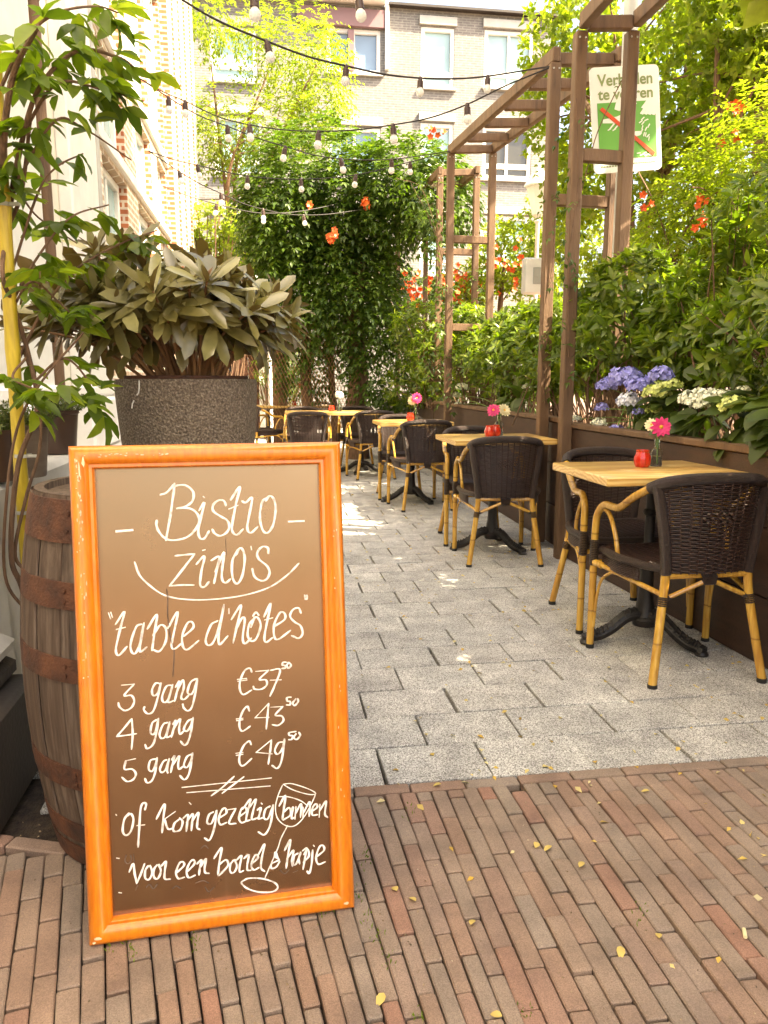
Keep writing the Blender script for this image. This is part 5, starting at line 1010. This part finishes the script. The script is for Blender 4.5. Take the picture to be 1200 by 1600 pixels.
# ------------------------------------------------------------------ the vine column with its trunks
vc = thing('trumpet_vine_column', 'big dark mass of trumpet vine with orange flowers, at the end of the table row', 'vine', T(.75, 11.6, 0), TER)
lum = [Lp(.25, 11.5, 3.6, .55, .6, .6), Lp(.9, 11.5, 3.0, 1.0, .6, .9), Lp(.75, 11.6, 3.9, .95, .8, .85), Lp(.35, 11.6, 3.2, .6, .7, .7), Lp(1.35, 11.4, 3.6, .7, .7, .7), Lp(.8, 11.5, 2.5, .75, .6, .8), Lp(1.35, 11.3, 2.3, .5, .55, .8), Lp(1.95, 11.0, 3.9, .7, .7, .5), Lp(2.3, 10.6, 3.6, .4, .6, .45), Lp(1.75, 11.3, 1.5, .5, .6, .8), Lp(.55, 11.9, 1.6, .35, .3, .6)]
P, O = lump_pts(lum, 6200, .45, .06, 1.6); V, Fc = compound(P, O+np.array([0, 0, -.1])+RNG.normal(size=P.shape)*.3, 4, .24, .10, .046, .6); np_obj('foliage', V, Fc, L_VINE, vc)
m = MB()
for s_, t_, r in ((.60, 11.75, .10), (1.28, 11.5, .17), (.98, 11.9, .06), (.18, 12.3, .13)):
    P3 = [T(s_+random.gauss(0, .03), t_, z) for z in (0, .6, 1.2, 1.8, 2.5, 3.4)]; P3 = crom(P3, 4); m.tube(P3, [r*(1-.35*i/len(P3)) for i in range(len(P3))], 10)
obj('trunk', m, MAT['bark'], vc)
m = MB()                                          # diamond wire netting wrapped between the trunks
for i in range(30):
    for sgn in (-1, 1):
        s0, s1 = (.1+.05*i, .1+.05*i+sgn*.75)
        a, b = T(s0, 11.45, .35), T(s1, 11.45, 2.1); m.tube([a, b], .004, 4)
obj('wire_netting', m, MAT['stem'], vc)
fl = [(572, 312, 11.0), (566, 318, 11.0), (577, 320, 11.0), (484, 323, 10.9), (513, 372, 10.9), (528, 370, 10.8), (521, 376, 10.9), (676, 206, 10.9), (684, 212, 10.9)]
def trumpet(parts, c, d, L_, n=5):
    c = np.array(c); d = unit(np.array([d]))[0]; a = unit(np.cross([d], rdir(1)))[0]; b = np.cross(d, a)
    for k in range(n):
        g = 6.283*k/n; rad = a*np.cos(g)+b*np.sin(g); parts.append(leaves(np.array([c+d*L_*.6]), np.array([rad+d*.5]), np.array([d-rad*.5]), L_*.6, L_*.55, TPL_SM, .1, .1)); parts.append(leaves(np.array([c+rad*L_*.05]), np.array([d+rad*.18]), np.array([rad]), L_*.75, L_*.28, TPL_SM, -.2, .0))
parts = []
for u, v, t_ in fl:
    c = at_t(u, v, t_-.35)
    for k in range(3): trumpet(parts, tuple(c+Vector((random.gauss(0, .035), random.gauss(0, .03), random.gauss(0, .03)))), (random.gauss(0, .6), -1, random.gauss(0, .5)), .085)
V, Fc = join(parts); np_obj('orange_flowers', V, Fc, MAT['orange_petal'], vc)

# vine trails on the timber frames
def trail(label, pts, n, mat=L_VINE, L_=.07, spread=.08):
    P0 = crom([T(*p) for p in pts], 10); o = thing('vine_trail', label, 'vine', P0[0], 0, 'vine shoots climbing the timber frames'); m = MB(); m.tube(P0, .0035, 5); obj('stem', m, MAT['bark'], o)
    idx = RNG.integers(0, len(P0)-1, n); P = np.array([tuple(P0[i]) for i in idx])+RNG.normal(size=(n, 3))*spread*.4; D = rdir(n)*.8-np.array([0, 0, .2])
    V, Fc = compound(P, D, 3, L_*1.8, L_, L_*.42, .5); np_obj('foliage', V, Fc, mat, o)
trail('vine shoot winding up the near post of the middle frame', [(1.90, 5.19, 1.0), (1.87, 5.22, 1.5), (1.93, 5.2, 2.0), (1.88, 5.2, 2.5)], 10, L_=.045)
trail('vine shoot winding up the left post of the nearest frame', [(1.85, 4.66, 1.3), (1.83, 4.66, 1.9), (1.87, 4.67, 2.3), (1.84, 4.67, 2.8)], 24, L_=.05)
trail('leafy vine on the far left post of the middle frame', [(1.93, 8.2, .9), (1.86, 8.2, 1.5), (1.9, 8.2, 2.1), (1.75, 8.4, 2.8), (1.6, 8.8, 3.3)], 46, L_=.075, spread=.16)
trail('leafy vine on the left post of the farthest frame', [(2.08, 9.56, .9), (2.05, 9.56, 1.8), (2.1, 9.56, 2.6), (1.9, 9.6, 3.4), (1.6, 9.8, 3.6)], 70, L_=.08, spread=.25)
trail('leafy vine on the right post of the farthest frame', [(2.56, 9.6, .9), (2.6, 9.6, 1.8), (2.55, 9.6, 2.6)], 30, L_=.075, spread=.2)
trail('thin vine shoot reaching across the green and white sign', [(1.88, 4.68, 2.2), (2.0, 4.75, 2.6), (2.12, 4.8, 2.85), (2.2, 4.8, 3.0)], 2, L_=.03, spread=.03)

# ------------------------------------------------------------------ trees
def tree(name, label, base, trunk_r, limbs_to, lumps, n, L, W, mat, group, gap=.3, gsc=1.2, mode='whorl', inner=.35, k=4):
    base = Vector(base); o = thing(name, label, 'tree', base, 0, group); m = MB(); top = Vector(limbs_to[0]); fork = base.lerp(top, .45); fork.z = max(fork.z, base.z+.8)
    P0 = crom([base, base.lerp(fork, .5)+Vector((random.gauss(0, .08), 0, 0)), fork], 5); m.tube(P0, [trunk_r*(1-.35*i/len(P0)) for i in range(len(P0))], 10)
    for e in limbs_to:
        e = Vector(e); P1 = crom([fork, fork.lerp(e, .5)+Vector((random.gauss(0, .12), random.gauss(0, .12), .25)), e], 6); m.tube(P1, [trunk_r*.6*(1-.8*i/len(P1)) for i in range(len(P1))], 7)
        for q in range(5):
            i = random.randint(len(P1)//3, len(P1)-1); s = P1[i]; d = Vector((random.gauss(0, .6), random.gauss(0, .6), random.gauss(.15, .4))); m.tube(crom([s, s+d*.5+Vector((0, 0, .08)), s+d], 4), [trunk_r*.16, trunk_r*.14, trunk_r*.12]+[trunk_r*.08]*6, 5)
    obj('trunk', m, MAT['bark'], o); P, O = lump_pts(lumps, n, inner, gap, gsc)
    if mode == 'whorl': V, Fc = whorls(P, O*.5+rdir(len(P))*.7+np.array([0, 0, .15]), k, L, W, (30, 85), .4, TPL_SM)
    else: V, Fc = compound(P, O+rdir(len(P))*.8, 4, L*3.4, L, W, .35)
    np_obj('crown', V, Fc, mat, o); return o
G2 = 'trees beyond the planters on the right'
def Lw(u, v, t, a, b, c): p = at_t(u, v, t); return (tuple(p), (a, b, c))
tree('locust_tree', 'feathery yellow green tree in front of the far building, upper left', at_t(330, 640, 15.5).xy.to_3d(), .085, [at_t(420, 110, 15.5), at_t(330, 100, 15.5), at_t(380, 200, 15), at_t(500, 90, 15)],
     [Lw(320, 10, 15.5, 1.0, 1.2, .6), Lw(455, 75, 15.2, .95, 1.0, .75), Lw(500, 130, 15, .5, .8, .85), Lw(345, 190, 15.5, .9, 1, .55), Lw(430, 195, 15, .8, .8, .5), Lw(490, 185, 15, .6, .7, .45), Lw(330, 225, 15.4, .7, .7, .35)], 2300, .085, .036, L_TREE, None, .42, 1.5, 'comp', .1)
tree('broadleaf_tree', 'bright tall tree behind the sign pole, reaching the top of the photo', at_t(1010, 560, 10.5).xy.to_3d(), .17, [at_t(960, 60, 10.5), at_t(1080, 60, 10.5), at_t(1060, 180, 10), at_t(900, 130, 11)],
     [Lw(900, 60, 11.5, .8, 1, 1.0), Lw(880, 180, 11.5, .7, .9, .9), Lw(1060, 80, 10.5, 1.1, 1.1, 1.0), Lw(1000, 40, 10.8, .8, .8, .6), Lw(1060, 250, 10, .9, .9, .8), Lw(910, 300, 11, .6, .8, .9), Lw(1130, 180, 10, .8, .9, .8), Lw(960, 380, 10.5, .9, .8, .7)], 5000, .10, .065, L_TREE2, G2, .55, 1.7, 'whorl', .15)
tree('broadleaf_tree', 'dark centred tall tree cut by the top right corner', at_t(1180, 560, 8.8).xy.to_3d(), .15, [at_t(1180, 40, 8.8), at_t(1120, 60, 8.8), at_t(1240, 80, 8.8)],
     [Lw(1150, 30, 9, .9, .9, .9), Lw(1200, 120, 8.8, .7, .8, .8), Lw(1260, 60, 8.8, .8, .9, 1.0), Lw(1190, -60, 9, .9, .9, .7)], 3200, .10, .06, L_TREE2, G2, .5, 1.8, 'whorl', .15)
tree('trumpet_vine_bush', 'yellow green vine bush with orange flowers, at the right edge above the laurel', at_t(1130, 600, 7.2).xy.to_3d(), .09, [at_t(1120, 330, 7.2), at_t(1190, 250, 7.2), at_t(1060, 380, 7.2)],
     [Lw(1080, 350, 7.4, .5, .6, .5), Lw(1150, 310, 7.2, .55, .6, .6), Lw(1210, 240, 7.0, .55, .6, .7), Lw(1030, 390, 7.6, .4, .5, .35), Lw(1180, 420, 7, .5, .5, .4), Lw(1100, 430, 7.3, .5, .5, .3)], 2300, .075, .032, L_TREE2, G2, .3, 2.0, 'comp', .2)
parts = []
for u, v, t_, n in ((1092, 345, 6.7, 6), (1140, 172, 7.4, 5), (1103, 315, 6.8, 3), (1145, 180, 7.3, 4), (1128, 218, 7.2, 3), (1006, 317, 7.2, 3)):
    for k in range(n): trumpet(parts, tuple(at_t(u, v, t_)+Vector((random.gauss(0, .05), random.gauss(0, .05), random.gauss(0, .035)))), (random.gauss(0, .7), -1, random.gauss(0, .5)), .075)
V, Fc = join(parts); np_obj('orange_flowers', V, Fc, MAT['orange_petal'], [o for o in C.objects if o.name.startswith('trumpet_vine_bush')][0])
tree('far_green_tree', 'green rounded tree with orange blossom behind the white lantern', at_t(770, 600, 14).xy.to_3d(), .12, [at_t(790, 400, 14), at_t(740, 430, 14)], [Lw(790, 400, 14, .7, .8, .7), Lw(740, 450, 14, .5, .6, .5), Lw(850, 430, 13.8, .7, .7, .6), Lw(880, 340, 13.5, .7, .7, 1.0)], 1900, .10, .05, L_TREE2, G2, .2, 1.6, 'whorl', .3)
parts = []
for k in range(36):
    u, v = random.choice(((800, 440), (770, 390), (700, 440), (820, 400), (840, 460), (905, 330), (785, 415))); trumpet(parts, tuple(at_t(u+random.gauss(0, 16), v+random.gauss(0, 14), 13.0)), (random.gauss(0, .7), -1, random.gauss(0, .5)), .10)
V, Fc = join(parts); np_obj('orange_blossom', V, Fc, MAT['orange_petal'], [o for o in C.objects if o.name.startswith('far_green_tree')][0])
shrub('far_bush', 'low bright bush beyond the house corner, left of the vine column', 'bush', at_t(340, 620, 14).xy.to_3d(), [Lw(330, 355, 14, .7, .6, .4), Lw(385, 380, 13.8, .5, .5, .4), Lw(320, 410, 14, .6, .5, .6)], 900, 5, .09, .04, L_TREE, gap=.3, gsc=2, tpl=TPL_SM, sr=.02)
shrub('clipped_hedge', 'bright sunlit conifer hedge seen between the stone bowl and the vine trunk', 'hedge', at_t(430, 640, 16).xy.to_3d(), [Lw(425, 560, 16, .45, .4, 1.0), Lw(455, 560, 16.2, .4, .4, 1.0), Lw(400, 560, 16.4, .4, .4, .9)], 1500, 5, .07, .02, L_HEDGE, gap=0, tpl=TPL_SM, sr=.02)
shrub('flowering_shrub', 'bed of red orange blossom beyond the timber frames', 'shrub', at_t(690, 640, 14.5).xy.to_3d(), [Lw(640, 455, 14.5, .6, .5, .4), Lw(710, 460, 14.6, .7, .5, .45), Lw(600, 430, 15, .5, .5, .5)], 700, 5, .10, .04, L_VINE, gap=.1, tpl=TPL_SM, sr=.02)
parts = []
for k in range(65): trumpet(parts, tuple(at_t(random.choice((632, 650, 690, 715, 735, 700))+random.gauss(0, 14), 448+random.gauss(0, 13), 13.9)), (random.gauss(0, .7), -1, random.gauss(0, .6)), .11)
V, Fc = join(parts); np_obj('red_blossom', V, Fc, MAT['orange_petal'], [o for o in C.objects if o.name.startswith('flowering_shrub')][0])
# unseen trees added right of the camera, crowns shaped to shade the foreground
tree('added_shade_tree', 'tall unseen tree added to the right of the camera for shade', T(5.6, 1.0), .2, [T(5.4, 1, 6), T(5, 0, 6.5), T(5.3, 1.5, 10)], [Lp(4.6, -.4, 5.2, 1.6, 1.0, 1.5), Lp(5.0, -1.4, 8.0, 1.8, 1.6, 1.6), Lp(5.2, -3.4, 6.4, 1.9, 1.8, 2.2), Lp(5.2, -5.6, 6.4, 1.9, 1.8, 2.2), Lp(5.2, -1.2, 5.4, 1.8, 1.8, 1.6), Lp(5.3, .6, 8.6, 1.8, 1.7, 1.8), Lp(5.3, 1.6, 10.6, 1.8, 1.8, 1.5), Lp(4.0, 1.3, 6.5, 1.1, 1.3, 1.2), Lp(2.9, .6, 3.45, .5, .8, .6), Lp(2.9, 1.8, 3.45, .5, .9, .6), Lp(2.9, 3.0, 3.5, .5, .9, .6), Lp(2.9, 3.9, 3.6, .45, .6, .55), Lp(4.6, -1.2, 3.7, 1.3, 1.5, 1.0)], 16500, .18, .14, L_TREE, G2, .0, .8, 'whorl', .2)
tree('added_shade_tree', 'second unseen tree added to the right for shade', T(5.2, 5.4), .2, [T(4.9, 5.4, 6), T(4.8, 6.6, 6.2), T(4.9, 4.2, 6)], [Lp(4.0, 3.2, 6.5, 1.1, 1.4, 1.2), Lp(4.0, 5.0, 6.5, 1.1, 1.5, 1.2), Lp(4.0, 6.8, 6.8, 1.1, 1.3, .85), Lp(5.2, 3.6, 9.3, 1.6, 1.6, 1.5), Lp(5.4, 4.2, 11, 1.6, 1.6, 1.3)], 7500, .17, .13, L_TREE, G2, .0, .8, 'whorl', .2)

# ------------------------------------------------------------------ far street furniture
lp = at_t(832, 600, 13).xy.to_3d(); o = thing('white_lantern_post', 'white painted lantern post glowing in the sun beyond the middle frame', 'lamp post', lp)
m = MB(); m.lathe([(.09, 0), (.09, .5), (.05, .6), (.04, 1.2), (.05, 1.25), (.035, 1.3), (.033, 3.75), (.06, 3.8), (.03, 3.86)], lp, 14, False); obj('post', m, MAT['white'], o)
m = MB(); m.lathe([(.10, 3.9), (.20, 4.32), (.21, 4.34)], lp, 6, False); obj('lantern_glass', m, MAT['opal'], o)
m = MB(); m.lathe([(.24, 4.34), (.25, 4.36), (.12, 4.55), (.05, 4.63), (.03, 4.7), (.001, 4.72)], lp, 6, False); obj('lantern_roof', m, MAT['white'], o); m = MB(); m.lathe([(.03, 3.84), (.1, 3.9)], lp, 6, False); obj('lantern_collar', m, MAT['white'], o)
bp = at_t(838, 600, 11.5).xy.to_3d(); o = thing('white_ticket_box', 'white metal box on a post behind the middle frame near post', 'meter box', bp, TER)
m = MB(); m.lathe([(.035, 0), (.035, 2.0)], bp, 12); obj('post', m, MAT['white'], o)
c = at_t(838, 432, 11.5); m = MB(); m.box(c, (.42, .16, .52), Rz, .02); obj('cabinet', m, MAT['white'], o); m = MB(); m.box(c+T(.02, -.083, 0), (.2, .01, .24), Rz, .004); m.box(c+T(.02, -.09, .04), (.16, .01, .12), Rz, .002); obj('front_plate', m, MAT['galv'], o)
pp = at_t(423, 640, 14.5).xy.to_3d(); o = thing('white_post', 'thin white post in front of the bright hedge at the end of the terrace', 'post', pp); m = MB(); m.lathe([(.04, 0), (.04, 2.2), (.001, 2.22)], pp, 12, False); obj('shaft', m, MAT['white'], o)
dp = at_t(392, 640, 16).xy.to_3d(); o = thing('red_garden_gate', 'dull red gate seen just right of the stone bowl', 'gate', dp, TER)
m = MB()
for k in range(5): m.box((-.8+.22*k, 0, 1.0), (.212, .04, 2.0), None, .004)
obj('board_panel', m, MAT['rust'], o, local=True); m = MB(); m.box((-.36, -.03, .35), (1.1, .03, .1)); m.box((-.36, -.03, 1.7), (1.1, .03, .1)); obj('batten', m, MAT['rust'], o, local=True)
for s_ in (.24, -.96):
    m = MB(); m.box((s_, 0, 1.1), (.12, .12, 2.2), None, .01); obj('gate_post', m, MAT['white'], o, local=True)

# ------------------------------------------------------------------ fallen leaves and litter
n = 750; P = []
while len(P) < n:
    s_, t_ = random.uniform(-.3, 2.0), random.uniform(.2, 8.5); wgt = .25+.75*max(0, min(1, (s_-.2)/1.3))+(.4 if 1.9 < t_ < 2.15 else 0)-(.35 if t_ < 1.9 else 0)
    if random.random() < wgt:
        if t_ > 2.03 and random.random() < .55: s_ = round(s_/.16)*.16+random.gauss(0, .012)
        P.append(tuple(T(s_, t_, .0035)))
P = np.array(P); D = RNG.normal(size=P.shape); D[:, 2] *= .06; N = np.array([0, 0, 1.0])+RNG.normal(size=P.shape)*.3; s = RNG.uniform(.012, .03, n)
V, Fc = leaves(P, D, N, s, s*.6, TPL_SM, .3, .2); np_obj('leaf_litter', V, Fc, MAT['dead_leaf'], None, False, 'stuff')
big = [(620, 1392), (650, 1408), (600, 1551), (785, 1588), (840, 1316), (862, 1321), (1030, 1466), (970, 1478), (690, 1225), (905, 1355), (1015, 1235), (735, 1445), (1165, 1458)]
for i, (u, v) in enumerate(big[:-1]):
    p = at_z(u, v, .006); V, Fc = leaves(np.array([tuple(p)]), np.array([[random.gauss(0, 1), random.gauss(0, 1), .05]]), np.array([[random.gauss(0, .2), random.gauss(0, .2), 1]]), random.uniform(.019, .031), random.uniform(.012, .019), TPL_BIG, .3, .25)
    o = np_obj('fallen_leaf', V-np.array(p), Fc, MAT['dead_leaf'], None, True); o.location = p; tag(o, 'pale dry leaf lying loose on the brick paving', 'leaf', 'larger dry leaves on the brick paving')
p = at_z(1165, 1458, .006); m = MB(); m.tube([Vector((-.006, -.012, 0)), Vector((.002, .012, 0))], .0042, 8); o = obj('cigarette_end', m, MAT['cream']); o.location = p; tag(o, 'cigarette end lying on the bricks at the lower right', 'cigarette end')
n = 1500; P = []
for k in range(n):
    s0 = round(random.uniform(-.9, 1.9)/PW)*PW; b_ = random.uniform(0, 1.1); P.append(tuple(T(fan(s0, b_)+random.gauss(0, .0022), 1.985-b_, -.002+random.uniform(0, .003))))
P = np.array(P); D = RNG.normal(size=P.shape); D[:, 2] *= .2; s = RNG.uniform(.0025, .0075, n); V, Fc = leaves(P, D, np.array([0, 0, 1.0])+RNG.normal(size=P.shape)*.5, s, s*.75, TPL_SM, .4, .2); np_obj('joint_debris', V, Fc, MAT['debris'], None, False, 'stuff')
# moss and weeds in the brick joints
P = []
for u, v in ((170, 1475), (205, 1470), (305, 1470), (500, 1430), (515, 1420), (560, 1400), (575, 1440), (590, 1460), (570, 1345), (640, 1270), (1000, 1430), (655, 1590), (605, 1500), (820, 1580), (205, 1490)):
    for k in range(14): q = at_z(u+random.gauss(0, 6), v+random.gauss(0, 8), .001); P.append(tuple(q))
P = np.array(P); D = rdir(len(P))*.6+np.array([0, 0, 1]); V, Fc = leaves(P, D, rdir(len(P)), RNG.uniform(.006, .016, len(P)), RNG.uniform(.002, .004, len(P)), TPL_SM); np_obj('joint_moss', V, Fc, L_HEDGE, None, False, 'stuff')
